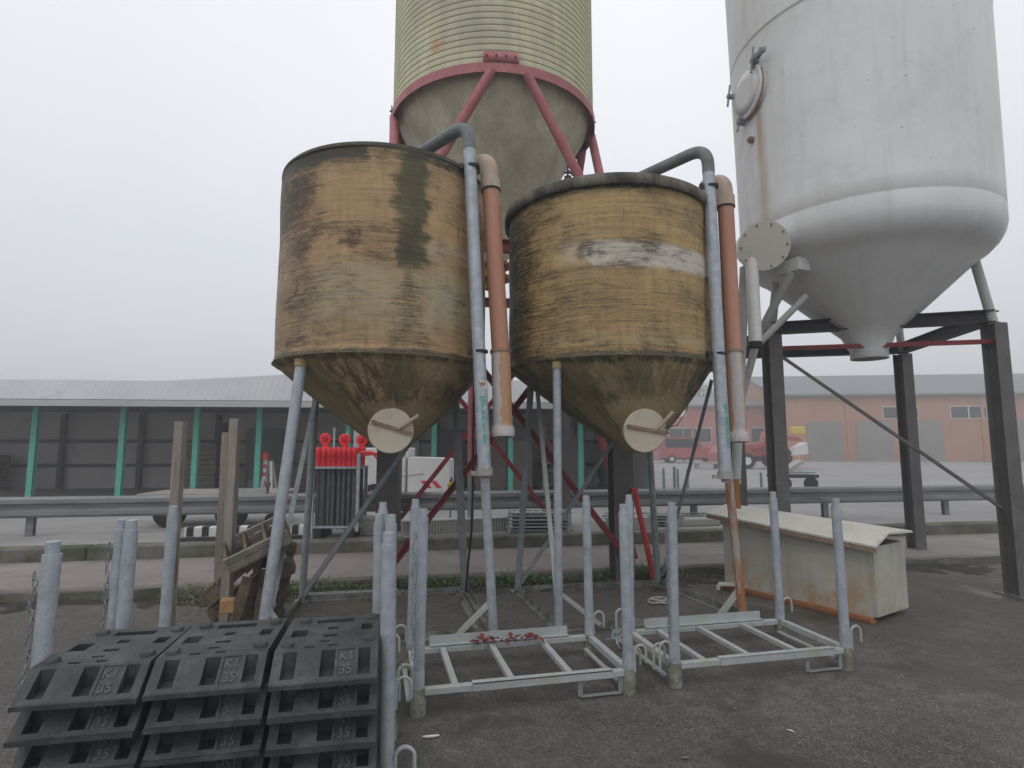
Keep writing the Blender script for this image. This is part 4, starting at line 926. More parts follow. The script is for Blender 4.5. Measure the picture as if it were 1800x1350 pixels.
# ------------------------------------------------------------ wood posts, pallets
for k, (px, top, wd, Yw) in enumerate(((400, 745, 13, 4.95), (414.5, 736, 15, 4.85), (318, 741, 15, 4.6))):
    a = P(px, top, Yw); m = MB(); w_ = wd / 1014 * Yw; n = 14
    vs = []
    for j in range(n + 1):
        z = a.z * j / n
        for x, y in ((-.5, -.5), (-.15, -.52), (.5, -.5), (.52, .5), (-.5, .5)):
            vs.append(V((a.x + x * w_ + .006 * mnoise.noise(V((z * 2 + k, x, y))), Yw + y * w_ + .006 * mnoise.noise(V((z * 2, x + k, y))), z)))
    fs = [(j * 5 + i, j * 5 + (i + 1) % 5, (j + 1) * 5 + (i + 1) % 5, (j + 1) * 5 + i) for j in range(n) for i in range(5)] + [(4, 3, 2, 1, 0), tuple(n * 5 + i for i in range(5))]
    m.add(vs, fs)
    lab = ['grey wooden post with a dark cap behind its taller neighbour', 'grey weathered wooden post nearest the leaning pallets', 'grey wooden post standing apart to the left of the pair', 'fourth grey wooden post leftward from the pallets', 'fifth grey wooden post leftward from the pallets', 'sixth grey wooden post leftward from the pallets', 'seventh grey wooden post leftward from the pallets', 'leftmost grey wooden post of the row'][k]
    o = m.build('wooden_post', wood); tag(o, lab, 'post', 'row of weathered wooden posts')
    if k == 0:
        m = MB(); m.box((a.x, Yw, a.z - .03), (w_ * 1.1, w_ * 1.1, .10), bev=.01); m.build('cap', black_steel, o)
def make_pallet(name, label, loc, eul, Lp=.95, Wp=.62, mt=wood_brown, brd=6):
    root = empty(name, loc, label, 'pallet', 'old wooden pallets by the posts'); root.rotation_euler = eul
    r = random.Random(hash(label) % 1000 if False else len(label))
    for k in range(brd):
        m = MB(); x = Lp * (k + .5) / brd; m.box((x, Wp / 2, .105), (Lp / brd * .68, Wp + r.uniform(-.02, .02), .018), rz=r.uniform(-.02, .02), bev=.002); m.build('deck_board', mt, root)
    for k in range(3):
        y = .04 + (Wp - .08) * k / 2; m = MB(); m.box((Lp / 2, y, .052), (Lp, .06, .086), bev=.003); m.build('stringer', mt, root)
    for k in range(3):
        m = MB(); m.box((Lp * (.07 + .43 * k), Wp / 2, 0), (.09, Wp, .017), bev=.002); m.build('bottom_board', mt, root)
    return root
def orient(o, org, xd, yd):
    x = V(xd).normalized(); z = x.cross(V(yd)).normalized(); y = z.cross(x)
    M = Matrix((x, y, z)).transposed().to_4x4(); M.translation = V(org); o.rotation_euler = M.to_euler(); o.location = V(org)
p = make_pallet('pallet', 'brown pallet leaning up against the tank leg, topmost of the tilted pile', (0, 0, 0), (0, 0, 0), Lp=.74, Wp=.42, brd=6)
orient(p, P(372, 1062, 4.8), (.62, .30, .62), (-.35, .95, -.08))
p = make_pallet('pallet', 'lower brown pallet under the topmost tilted one beside the wooden posts', (0, 0, 0), (0, 0, 0), Lp=.72, Wp=.42, brd=5)
orient(p, P(370, 1092, 4.85), (.72, .28, .42), (-.30, .95, -.05))
p = make_pallet('pallet', 'dark pallet standing nearly upright behind the tilted pallets', (0, 0, 0), (0, 0, 0), Lp=.72, Wp=.34, brd=5)
orient(p, V((-2.42, 5.35, .01)), (.12, .1, 1), (.95, .2, 0))
cr = empty('crate', (0, 0, 0), 'open compartment crate of brown wood resting on top of the tilted pallets', 'crate')
for k in range(4):
    m = MB(); m.box((.01 + .155 * k, .15, .065), (.024, .276, .13), bev=.002); m.build('divider', wood_brown, cr)
for y in (0, .30):
    for z in (.03, .10):
        m = MB(); m.box((.242, y, z), (.5, .022, .055), bev=.002); m.build('side_board', wood, cr)
m = MB(); m.box((.242, .15, -.006), (.5, .32, .012)); m.build('crate_floor', wood_brown, cr)
orient(cr, P(406, 1006, 4.65), (.80, .28, .40), (.08, .85, .52))
for k, (a_, b_, lb) in enumerate(((P(436, 1014, 4.85), P(408, 1110, 4.75), 'loose plank propping the crate, left of two'), (P(468, 1000, 4.95), P(452, 1110, 4.85), 'loose plank propping the crate, right of two'))):
    m = MB(); m.bar(a_, b_, .085, .022, up=(0, -1, 0), bev=.003); tag(m.build('plank', wood_brown), lb, 'plank', 'loose planks by the crate')
m = MB(); q = P(400, 1064, 4.62); m.box(q, (.10, .10, .10), .3, bev=.006); tag(m.build('wood_block', weathered('fresh_wood', (.34, .18, .08, 1), (.42, .25, .12, 1), rough=.8)), 'orange brown wooden block wedged in the tilted pallets', 'block')

# ------------------------------------------------------------ white skip
def skip_mat():
    b = NB('skip_paint'); c = b.coord('World'); g = b.new('ShaderNodeNewGeometry').outputs['Position']
    s = b.new('ShaderNodeSeparateXYZ'); b.l.new(g, s.inputs[0])
    o = b.mix(b.noise(c, 2.0, det=8), (.38, .38, .33, 1), (.47, .465, .41, 1))
    low = b.rng(s.outputs[2], .50, .05); n_ = b.noise(c, 3.0, det=9, rough=.7, lo=.45, hi=.62)
    o = b.mix(b.math('MULTIPLY', low, n_), o, (.40, .20, .05, 1))
    cc = b.coord('World', (4, 4, .35)); o = b.mix(b.rng(b.noise(cc, 2, det=6, lo=.5, hi=.7), 0, 1, 0, .4), o, (.20, .19, .15, 1))
    return b.done(o, .55, bump=b.noise(c, 8, det=4), bd=.003)
sk = empty('skip', (2.40, 6.55, 0), 'dirty white steel skip with a sloping lid and rust along its bottom edge', 'skip')
SKI = V((2.40, 6.55, 0))
def SB(m, name, mat, parent=sk): o = m.build(name, mat, parent); o.data.transform(Matrix.Translation(-SKI)); return o
skm = skip_mat()
a0 = V((2.37, 6.62, 0)); d1 = V((.62, -.95, 0)).normalized(); d2 = V((.84, .55, 0)).normalized(); Ls, Wk, Hs = 1.55, .62, .66
def skp(x, y, z): q = a0 + d1 * x + d2 * y; return V((q.x, q.y, z))
m = MB(); m.poly([skp(0, 0, .05), skp(Ls, 0, .05), skp(Ls, 0, Hs), skp(-.0, 0, Hs + .10)], d2 * .02); m.poly([skp(0, 0.02, .05), skp(0, Wk, .05), skp(0, Wk, Hs + .1), skp(0, 0.02, Hs + .1)], d1 * .02); m.poly([skp(0, Wk, .05), skp(Ls, Wk, .05), skp(Ls, Wk, Hs), skp(0, Wk, Hs + .1)], d2 * .02); m.poly([skp(Ls, 0.02, .05), skp(Ls, Wk, .05), skp(Ls, Wk, Hs), skp(Ls, 0.02, Hs)], d1 * .02)
SB(m, 'skip_body', skm)
lidm = weathered('skip_lid_paint', (.55, .54, .47, 1), (.64, .63, .57, 1), (.40, .22, .08, 1), scale=3, rough=.55, s3=2.4, lo3=.58, hi3=.70)
m = MB(); n_ = 7; lid_pts = []
top = [skp(-.14, -.10, Hs + .155), skp(Ls + .1, -.10, Hs + .03), skp(Ls + .1, .16, Hs + .13), skp(-.10, .22, Hs + .245)]
m.poly(top, V((0, 0, -.018))); m.poly([skp(-.10, .222, Hs + .245), skp(Ls + .1, .162, Hs + .13), skp(Ls + .1, Wk, Hs + .11), skp(-.1, Wk, Hs + .19)], V((0, 0, -.018)))
SB(m, 'lid', lidm)
m = MB(); m.bar(skp(-.14, -.09, Hs + .115), skp(Ls + .1, -.09, Hs - .01), .02, .035); SB(m, 'lid_edge', rusty_bar)
m = MB(); m.bar(skp(0, -.03, .035), skp(Ls, -.03, .035), .06, .03); m.bar(skp(0, -.0, .012), skp(Ls, -.0, .012), .1, .02); SB(m, 'bottom_rail', rust)
m = MB(); q = G(1262, 1030, .06); m.poly([q, q + V((.2, -.02, 0)), q + V((.26, .1, 0)), q + V((.05, .1, 0))], V((0, 0, .02))); m.tube([q + V((0, 0, -.04)), q + V((0, 0, 0.005))], .02, 8); SB(m, 'foot_bracket', lidm)
m = MB(); m.tube([P(1290, 842, 5.75), P(1291, 880, 5.75)], .05, 12); m.tube([P(1291, 880, 5.75), P(1291, 893, 5.75)], .062, 12); SB(m, 'vent_stub', rust)

# ------------------------------------------------------------ objects lying about
ck = weathered('channel_steel', (.40, .43, .43, 1), (.48, .50, .49, 1), (.30, .30, .24, 1), scale=8, rough=.6)
def channel(name, a, b, wd, ht, label, group='steel channels on the ground'):
    a, b = V(a), V(b); m = MB(); d = (b - a).normalized(); s = V((-d.y, d.x, 0)); up = V((0, 0, 1))
    m.bar(a + up * .004, b + up * .004, wd, .006); m.bar(a + s * wd / 2 + up * ht / 2, b + s * wd / 2 + up * ht / 2, .006, ht); m.bar(a - s * wd / 2 + up * ht / 2, b - s * wd / 2 + up * ht / 2, .006, ht)
    return tag(m.build(name, ck), label, 'channel', group)
channel('steel_channel', G(540, 1050, .0), G(700, 1043, .0), .08, .04, 'galvanised channel lying in front of the earth strip', None)
m = MB(); rr = random.Random(9)
for k in range(44):
    t_ = rr.random(); q = V((-.30 + .50 * t_, 4.29 + .115 * t_, .170)) + V((0, rr.uniform(-.02, .02), 0)); leafquad(m, q + V((0, 0, rr.uniform(0, .02))), rr.uniform(.03, .09), rr.uniform(.02, .04), rr.uniform(0, 6), rr.uniform(-.5, .5))
o = m.build('rag', weathered('red_rag', (.17, .03, .028, 1), (.26, .05, .04, 1), rough=.85)); so_ = o.modifiers.new('s', 'SOLIDIFY'); so_.thickness = .003
tag(o, 'torn dark red rag lying on the back rail of the empty rack', 'rag')
m = MB(); c0 = G(1157, 1057, .02)
m.tube([c0 + V((.095 * math.cos(t), .075 * math.sin(t), .006 * math.sin(3 * t))) for t in [2 * math.pi * k / 28 for k in range(29)]], .012, 8, cap=False); m.tube([c0 + V((.08 * math.cos(t), .062 * math.sin(t), .022 + .004 * math.sin(2 * t))) for t in [2 * math.pi * k / 28 for k in range(29)]], .010, 8, cap=False)
tag(m.build('hose_coil', conc_pale), 'small pale coil of hose on the ground under the right tank', 'hose')
m = MB(); c0 = G(757, 1295, .004); m.tube([c0 + V((-.045, -.004, .003)), c0 + V((-.015, -.008, .004)), c0 + V((.02, -.003, .005)), c0 + V((.045, .008, .004))], [.003, .0075, .007, .004], 8)
tag(m.build('plastic_strip', NB('white_scrap').done((.72, .72, .70, 1), .5)), 'thin white scrap lying on the asphalt beside the near rack post', 'scrap')
m = MB(); c0 = G(1210, 1335, .003); leafquad(m, c0, .04, .022, 1.2, .1); leafquad(m, c0 + V((.01, .01, .004)), .03, .02, 2.0, .2); tag(m.build('fallen_leaf', leaf_y), 'pale curled leaf on the asphalt at the bottom of the picture', 'leaf', 'fallen leaves on the asphalt')
m = MB(); c0 = G(1398, 1288, .003); leafquad(m, c0, .05, .02, .9, .1); tag(m.build('fallen_leaf', NB('pale_leaf').done((.5, .48, .4, 1), .7)), 'whitish scrap of leaf on the asphalt in front of the rack by the skip', 'leaf', 'fallen leaves on the asphalt')
# wire bundle between racks
m = MB(); rr = random.Random(4)
for k in range(26):
    c0 = G(1096 + rr.uniform(-20, 14), 1120 + rr.uniform(-12, 10), .03 + rr.uniform(0, .08)); an = rr.uniform(0, 3.1); L_ = rr.uniform(.08, .2)
    m.tube([c0 - V((math.cos(an), math.sin(an), .2)) * L_ / 2, c0 + V((rr.uniform(-.02, .02), 0, .03)), c0 + V((math.cos(an), math.sin(an), rr.uniform(-.1, .3))) * L_ / 2], .004, 5)
tag(m.build('wire_bundle', galv), 'tangle of bright wire lying between the two empty racks', 'wire')

# ------------------------------------------------------------ guard rail
YZ = .27
def KP(x, y, z=YZ): q = KB + ex * x + ey * y; return V((q.x, q.y, z))
g = empty('guard_rail', KP(0, 1.0), 'long grey steel guard rail behind the kerb', 'guard rail'); gi = KP(0, 1.0)
def GBd(m, name, mat, parent): o = m.build(name, mat, parent); o.data.transform(Matrix.Translation(-gi)); return o
rail_m = weathered('dull_guard_rail', (.19, .20, .205, 1), (.26, .27, .275, 1), (.15, .15, .15, 1), scale=3, stretch=(.5, .5, 3), rough=.6)
prof = [(0, .30), (-.03, .285), (-.055, .265), (-.055, .215), (-.0, .185), (-.0, .125), (-.055, .095), (-.055, .045), (-.03, .025), (0, .01)]
m = MB(); xa, xb = -14, 16; pts = []
for x in (xa, xb):
    for y, z in prof: q = KP(x, 1.25 + y, YZ + .265 + z); pts.append(q)
npf = len(prof); m.add(pts, [(i, i + 1, npf + i + 1, npf + i) for i in range(npf - 1)]); o = GBd(m, 'rail_beam', rail_m, g); s_ = o.modifiers.new('s', 'SOLIDIFY'); s_.thickness = .006
for k in range(11):
    m = MB(); q = KP(-12.6 + 2.6 * k, 1.35); m.hbeam(q, q + V((0, 0, .56)), .10, .08, .006, up=ey); GBd(m, 'rail_post', rail_m, g)

# corrugated low panel, concrete blocks
corr = weathered('corrugated_sheet', (.30, .30, .28, 1), (.38, .38, .355, 1), (.22, .21, .18, 1), scale=3, rough=.7)
def corrugated(name, a, b, h, label, cat, mat=corr, pitch=.045):
    a, b = V(a), V(b); d = b - a; ln = d.length; d.normalize(); s = V((-d.y, d.x, 0)); n = int(ln / pitch * 4); vs = []
    for i in range(n + 1):
        q = a + d * ln * i / n + s * .010 * math.sin(2 * math.pi * i / 4)
        vs += [q, q + V((0, 0, h))]
    m = MB(); m.add(vs, [(2 * i, 2 * i + 2, 2 * i + 3, 2 * i + 1) for i in range(n)]); o = m.build(name, mat); s2 = o.modifiers.new('s', 'SOLIDIFY'); s2.thickness = .008
    m = MB(); m.bar(a + V((0, 0, h + .008)), b + V((0, 0, h + .008)), .06, .025); m.build('cap_rail', white_far, o)
    return tag(o, label, cat)
corrugated('corrugated_panel', G(705, 941, YZ), G(893, 933, YZ), .20, 'low corrugated panel standing on the kerb below the guard rail', 'panel')
for (px, py, sx, sy, sz, lab, rzz) in ((1115, 932, .5, .3, .20, 'pale concrete block behind the kerb by the right trestle column', .2), (1225, 925, .8, .3, .12, 'flat concrete block behind the kerb near the skip', .2), (655, 942, .42, .3, .26, 'small concrete block behind the kerb by the dark trestle column', .15)):
    m = MB(); q = G(px, py, YZ); m.box(q + V((0, .15, sz / 2)), (sx, sy, sz), rzz, bev=.015); tag(m.build('concrete_block', conc_pale), lab, 'block', 'concrete blocks behind the kerb')
# bundles of galvanised frames
def bundle(px, py, wpx, n, label, Yoff=0, seed=1, hh=.32):
    a, b = G(px, py, YZ), G(px + wpx, py - 2, YZ); root = empty('frame_bundle', a, label, 'bundle', 'bundles of galvanised frames'); r = random.Random(seed); L_ = (b - a).length
    for k in range(n):
        z = .03 + hh * k / n; m = MB(); j = r.uniform(-.03, .03)
        for y in (0, .38): m.tube([V((j, y, z)), V((L_ + j, y + .02, z + r.uniform(-.01, .01)))], .012, 7)
        for x in range(9): m.tube([V((j + L_ * x / 8, 0, z)), V((j + L_ * x / 8, .38, z))], .008, 6)
        m.build('frame', galv if k % 2 else steel_old, root)
    for x in (.02, L_ - .02):
        m = MB(); m.bar((x, -.02, 0), (x, -.02, hh + .03), .03, .02); m.build('upright', galv, root)
    m = MB(); m.box((L_ / 2, .19, hh * .45), (L_ * .86, .3, hh * .6), bev=.01); m.build('packing', black_steel, root)
    return root
bundle(893, 937, 108, 6, 'stack of galvanised frames behind the white front leg of the right tank', seed=2)
bundle(1068, 926, 130, 4, 'flat pile of long galvanised frames behind the right trestle column', seed=5, hh=.2)
bundle(1200, 921, 110, 3, 'low pile of galvanised frames beyond the skip', seed=6, hh=.16)
# loose dirt bits at kerb back
# ------------------------------------------------------------ rack of marker posts with red caps
q0 = G(560, 943, YZ); Yc = q0.y - .2; q0 = V((P(548, 900, Yc).x, Yc, YZ))
prk = empty('tube_cage', q0, 'galvanised cage holding grey poles with red caps behind the left tank', 'cage')
Lc = P(628, 900, Yc).x - q0.x; Hc = P(600, 822, Yc).z - YZ
for x in (0, Lc):
    for y in (0, .45):
        m = MB(); m.bar((x, y, .10), (x, y, Hc + (.20 if x and not y else .02)), .045, .045); m.build('upright', galv, prk)
for z in (.16, Hc):
    for y in (0, .45):
        m = MB(); m.bar((0, y, z), (Lc, y, z), .035, .03); m.build('crossbar', galv, prk)
for x in (0, Lc):
    m = MB(); m.bar((x, 0, .16), (x, .45, .16), .03, .03); m.bar((x, 0, Hc), (x, .45, Hc), .03, .03); m.build('end_bar', galv, prk)
for x in (.1, Lc - .1):
    m = MB(); m.box((x, .2, .07), (.12, .5, .14)); m.build('skid', black_steel, prk)
pole_m = weathered('grey_pole', (.07, .08, .09, 1), (.12, .13, .145, 1), scale=5, rough=.5)
mp0 = empty('marker_pole', (0, 0, 0), 'x', 'pole', 'grey marker poles with red caps in the cage')
m = MB(); m.tube([(0, 0, .12), (0, 0, Hc)], .030, 12); m.build('pole', pole_m, mp0)
m = MB(); m.tube([(0, 0, Hc + .02), (0, 0, Hc + .16), (0, 0, Hc + .165), (0, -0, Hc + .27), (0, 0, Hc + .29)], [.044, .044, .050, .050, .036], 14); m.build('cap', red_bright, mp0)
first = True; kk = 0
for row, yy in enumerate((.06, .22, .38)):
    for i in range(8):
        lab_ = '%s red-capped grey pole from the left in the %s row of the cage' % (['first', 'second', 'third', 'fourth', 'fifth', 'sixth', 'seventh', 'last'][i], ['front', 'middle', 'back'][row])
        o = mp0 if first else copy_tree(mp0); first = False
        o.location = (q0.x + .06 + (Lc - .12) * i / 7 + RNG.uniform(-.01, .01), q0.y + yy, YZ)
        o['label'] = lab_
for k, (px, py) in enumerate(((572, 772), (606, 773), (637, 773))):
    c0 = P(px, py, Yc + .5); m = MB(); m.tube([c0 + V((0, .03, 0)), c0, c0 - V((0, .012, 0))], [.086, .092, .08], 28)
    o = m.build('warning_light', red_bright); m = MB(); m.tube([c0 - V((0, .013, 0)), c0 - V((0, .03, 0))], [.05, .035], 20); m.build('lens', weathered('dark_red_lens', (.5, .01, .02, 1), (.55, .02, .03, 1), rough=.3), o)
    m = MB(); m.tube([c0 + V((0.005, .01, -.07)), V((c0.x + .005, c0.y + .01, YZ + .14))], .022, 10); m.box(c0 + V((.005, .01, -.10)), (.09, .05, .09), bev=.01); m.build('stem', red_bright, o)
    tag(o, 'round red warning disc ' + ['above the left end of the capped poles', 'above the middle of the capped poles', 'above the right end of the cage of poles'][k], 'disc', 'round red warning discs')
m = MB(); a_ = P(632, 796, Yc + .1); m.tube([a_, a_ + V((.15, 0, .01)), a_ + V((.27, 0, -.03)), a_ + V((.31, 0, -.10))], [.022, .026, .024, .018], 10); m.tube([a_ + V((.0, 0, -.05)), a_ + V((.2, 0, -.02)), a_ + V((.27, 0, -.10))], .014, 8)
tag(m.build('red_hose', red_bright), 'bright red hose hanging over the right end of the pole cage', 'hose')
m = MB(); a_ = P(640, 935, Yc + .05)
for k in range(3): m.tube([a_ + V((.17 * math.cos(t) + .06, .04 * k, .17 * math.sin(t) + .05)) for t in [math.pi * j / 12 - .4 for j in range(13)]], .010, 7)
tag(m.build('hose_loops', steel_old), 'grey looped hoses at the foot of the pole cage', 'hose')

# ------------------------------------------------------------ white trailer with red marks
Yt = 12.2
tr = empty('box_trailer', P(706, 868, Yt), 'white box trailer with red marks parked behind the guard rail', 'trailer'); ti = tr.location.copy()
def TRB(m, name, mat, parent=tr): o = m.build(name, mat, parent); o.data.transform(Matrix.Translation(-ti)); return o
p1, p2 = P(622, 787, Yt + .3), P(716, 787, Yt + .3); zb = P(700, 868, Yt).z
m = MB(); m.box(((p1.x + p2.x) / 2, Yt + .75, (p1.z + zb) / 2), (p2.x - p1.x, 1.2, p1.z - zb), bev=.02); TRB(m, 'box_body', white_far)
p3, p4 = P(717, 804, Yt), P(789, 806, Yt); m = MB()
m.poly([V((p3.x, Yt, zb)), V((p4.x, Yt, zb + .03)), V((p4.x, Yt, p4.z - .03)), V((p4.x - .08, Yt, p4.z)), V((p3.x, Yt, p3.z))], V((0, 1.1, 0))); TRB(m, 'lower_box', white_far)
m = MB(); m.bar((p2.x + .03, Yt + .12, p3.z), (p2.x + .03, Yt + .12, p1.z + .05), .05, .05); TRB(m, 'corner_post', white_far)
red_tape = NB('red_tape').done((.60, .03, .06, 1), .5)
for px, w_, y0, y1 in ((739, 9, 845, 858), (757, 9, 845, 858)):
    m = MB(); a_, b_ = P(px, y0, Yt), P(px + 11, y1, Yt); ww = w_ / 1014 * Yt; m.poly([V((a_.x, Yt - .006, a_.z)), V((a_.x + ww, Yt - .006, a_.z)), V((b_.x + ww, Yt - .006, b_.z)), V((b_.x, Yt - .006, b_.z))], V((0, .005, 0))); TRB(m, 'red_mark', red_tape)
a_, b_ = P(705, 790, Yt + .14), P(716, 803, Yt + .14)
for k in range(2): m = MB(); m.box((a_.x + .04 + .07 * k, Yt + .145, (a_.z + b_.z) / 2), (.045, .006, a_.z - b_.z)); TRB(m, 'red_mark', red_tape)
m = MB(); m.bar(P(703, 838, Yt - .003), P(744, 833, Yt - .003), .006, .012); TRB(m, 'seam_strip', steel_dark)
for wx in (p1.x + .5, p2.x + .45):
    m = MB(); m.disc((wx, Yt + .15, YZ + .26), (0, 1, 0), .26, .16, 24); wv = TRB(m, 'wheel', tyre); m = MB(); m.disc((wx, Yt + .06, YZ + .26), (0, 1, 0), .14, .02, 16); TRB(m, 'rim', steel_old, wv)
m = MB(); m.box(((p1.x + p4.x) / 2, Yt + .5, zb - .04), (p4.x - p1.x, .9, .08)); TRB(m, 'chassis', steel_dark)
# yellow box
q = P(792, 858, 10.6); m = MB(); m.box((q.x, 10.6, q.z), (.10, .12, .20), bev=.015); o = m.build('salt_box', yellow); m = MB(); m.tube([(q.x, 10.6, YZ), (q.x, 10.6, q.z - .1)], .02, 8); m.build('stand', steel_old, o); m = MB(); m.tube([(q.x + .0, 10.6, q.z + .1), (q.x + .02, 10.6, q.z + .19)], [.03, .02], 8); m.build('knob', wood_brown, o)
m = MB(); vs, fs = text_geo("N", .10, .001); m.add([V((q.x + a.x, 10.535 - a.z, q.z + a.y)) for a in vs], fs); m.build('black_mark', black_steel, o)
tag(o, 'small yellow box with a dark mark on a stand by the guard rail', 'box')

# ------------------------------------------------------------ open canopy building
cb = empty('canopy_building', (-1.5, 15.5, YZ), 'long open shed with white metal roof edge and turquoise posts', 'building'); ci = cb.location.copy()
def CBb(m, name, mat, parent=cb): o = m.build(name, mat, parent); o.data.transform(Matrix.Translation(-ci)); return o
roof_w = weathered('pale_metal_cladding', (.42, .43, .45, 1), (.48, .49, .51, 1), (.36, .37, .38, 1), scale=.8, rough=.5, finec=.05)
roof_g = weathered('grey_roof_sheet', (.18, .185, .19, 1), (.23, .235, .24, 1), scale=1, rough=.6)
wall_d = weathered('pale_grey_shed_wall', (.52, .50, .49, 1), (.62, .60, .585, 1), (.38, .36, .355, 1), scale=.8, rough=.8)  # pale grey mottled wall colour, same over the whole wall
rb = R(5); bx_, by_ = V((math.cos(rb), math.sin(rb), 0)), V((-math.sin(rb), math.cos(rb), 0)); B0 = V((-6.45, 14.4, 0))
def Bp(x, y, z): q = B0 + bx_ * x + by_ * y; return V((q.x, q.y, z))
XE = 10.3; XS = -16
ZE = 2.50
# fascia: low sloping roof front rising to a flat ridge, then falling to the right end
m = MB(); m.poly([Bp(XS, -.9, ZE), Bp(XE, -.9, ZE), Bp(XE, -.9, ZE + .14), Bp(XS, -.9, ZE + .14)], by_ * .03); CBb(m, 'gutter_board', roof_w)
nc = 340; vs = []; fs = []
for i in range(nc + 1):
    x = XS + (XE - XS) * i / nc; zt = (ZE + .14 + (.62 + .065 * (x + .0)) if x < 3.6 else ZE + .14 + (.81 - .075 * (x - 3.6))) if x > -2 else ZE + .14 + .49
    wv = .012 if i % 2 else -.012
    vs += [Bp(x, -.86 + wv, ZE + .14), Bp(x, -.40 + wv, zt)]
for i in range(nc): fs.append((2 * i, 2 * i + 2, 2 * i + 3, 2 * i + 1))
m = MB(); m.add(vs, fs); o = CBb(m, 'roof_front', roof_w); s_ = o.modifiers.new('s', 'SOLIDIFY'); s_.thickness = .03
m = MB(); m.poly([Bp(XS, -.38, ZE + .16), Bp(XE, -.38, ZE + .16), Bp(XE, 7, ZE + .16), Bp(XS, 7, ZE + .16)], V((0, 0, .06))); CBb(m, 'roof', roof_g)
m = MB(); m.bar(Bp(XS, -.45, ZE + .12), Bp(XE, -.45, ZE + .12), .12, .2); CBb(m, 'eaves_beam', steel_dark)
m = MB(); m.poly([Bp(XS, 4.3, YZ), Bp(XE, 4.3, YZ), Bp(XE, 4.3, ZE + .16), Bp(XS, 4.3, ZE + .16)], by_ * .15); CBb(m, 'back_wall', wall_d)
for k in range(11):
    m = MB(); x = -14 + 2.3 * k; m.hbeam(Bp(x, 4.15, YZ), Bp(x, 4.15, ZE + .1), .14, .12, .01, up=by_); CBb(m, 'wall_post', steel_dark)
for z in (1.0, 1.75):
    m = MB(); m.bar(Bp(XS, 4.24, z), Bp(XE - .2, 4.24, z), .05, .10); CBb(m, 'wall_rail', steel_dark)
for x, w2, mt_ in ((-1.6, 1.1, roof_g), (2.6, 1.2, white_far), (4.4, .9, roof_g)):
    m = MB(); m.poly([Bp(x, 4.1, YZ), Bp(x + w2, 4.1, YZ), Bp(x + w2, 4.1, 2.15), Bp(x, 4.1, 2.15)], by_ * .08); CBb(m, 'sliding_door', mt_)
m = MB(); m.poly([Bp(XE - .1, 0.4, YZ), Bp(XE - .1, 4.3, YZ), Bp(XE - .1, 4.3, ZE + .16), Bp(XE - .1, .4, ZE + .16)], bx_ * .12); CBb(m, 'end_wall', wall_d)
m = MB(); m.poly([Bp(XS, 0, YZ + .004), Bp(XE, 0, YZ + .004), Bp(XE, 4.3, YZ + .004), Bp(XS, 4.3, YZ + .004)], V((0, 0, .02))); CBb(m, 'floor_slab', conc_pale)
pc = weathered('pale_brick_panel', (.30, .25, .23, 1), (.37, .32, .29, 1), (.24, .17, .14, 1), scale=2, rough=.85)
for x0, x1, h in ((5.6, 6.5, 1.6), (6.65, 7.3, 1.5), (8.0, 8.9, 1.7)):
    m = MB(); m.poly([Bp(x0, 2.4, YZ), Bp(x1, 2.4, YZ), Bp(x1, 2.4, YZ + h), Bp(x0, 2.4, YZ + h)], by_ * .12); CBb(m, 'brick_panel', pc)
for px in (-100, 60, 215, 345, 455, 612, 763, 897, 1020, 1141):
    r = ray(px, 780); t = (B0.y + (0) * 1) / r.y
    # intersect with the post line
    n_ = by_; t = (B0.dot(n_)) / (V((r.x, r.y, 0)).dot(n_)); q = V((r.x * t, r.y * t, YZ))
    m = MB(); m.hbeam(q, q + V((0, 0, ZE - YZ + .1)), .13, .12, .01, up=by_); po = CBb(m, 'post', green_paint)
m = MB()
for (x, z, w2, h2) in ((9.3, 1.75, .3, .35), (9.7, 1.75, .3, .35)): m.poly([Bp(x, 4.28, z), Bp(x + w2, 4.28, z), Bp(x + w2, 4.28, z + h2), Bp(x, 4.28, z + h2)], -by_ * .02)
CBb(m, 'window', NB('pale_window').done((.75, .75, .73, 1), .2))
for k, (px, ty, w2) in enumerate(((588, 752, .05), (611, 758, .04), (627, 744, .13))):
    a_ = P(px, ty, 12.9); m = MB(); m.tube([V((a_.x, 12.9, YZ)), a_], w2 / 2, 12); tag(m.build('standing_pipe', galv), ['thin grey pipe standing above the left red disc in front of the shed', 'thinnest grey pipe standing between the red discs in front of the shed', 'thick pale pipe standing behind the right red disc'][k], 'pipe', 'grey pipes standing upright before the shed')
for k, (x, y, w2, h2, n_) in enumerate(((-9.5, 3.0, 1.2, .15, 7), (-3.3, 3.1, 1.2, .15, 9), (-.4, 3.0, 1.0, .15, 5), (1.4, 3.1, 1.2, .14, 8), (6.1, 3.4, 1.1, .14, 6))):
    q = Bp(x, y, YZ + .03); o = empty('pallet_stack', q, ['stack of seven pallets far left in the shed', 'tall stack of nine pallets in the left part of the shed', 'short stack of five pallets in the shed', 'stack of eight pallets in the middle of the shed', 'stack of six pallets behind the brick panel in the shed'][k], 'pallet stack', 'pallet stacks stored in the shed', rb)
    for j in range(n_):
        m = MB(); z = j * h2; m.box((w2 / 2, .4, z + .125), (w2, .8, .02))
        for yy in (.06, .4, .74): m.box((w2 / 2, yy, z + .065), (w2, .1, .09))
        m.box((w2 / 2, .4, z + .011), (w2 * .98, .78, .018)); m.build('pallet', wood, o)
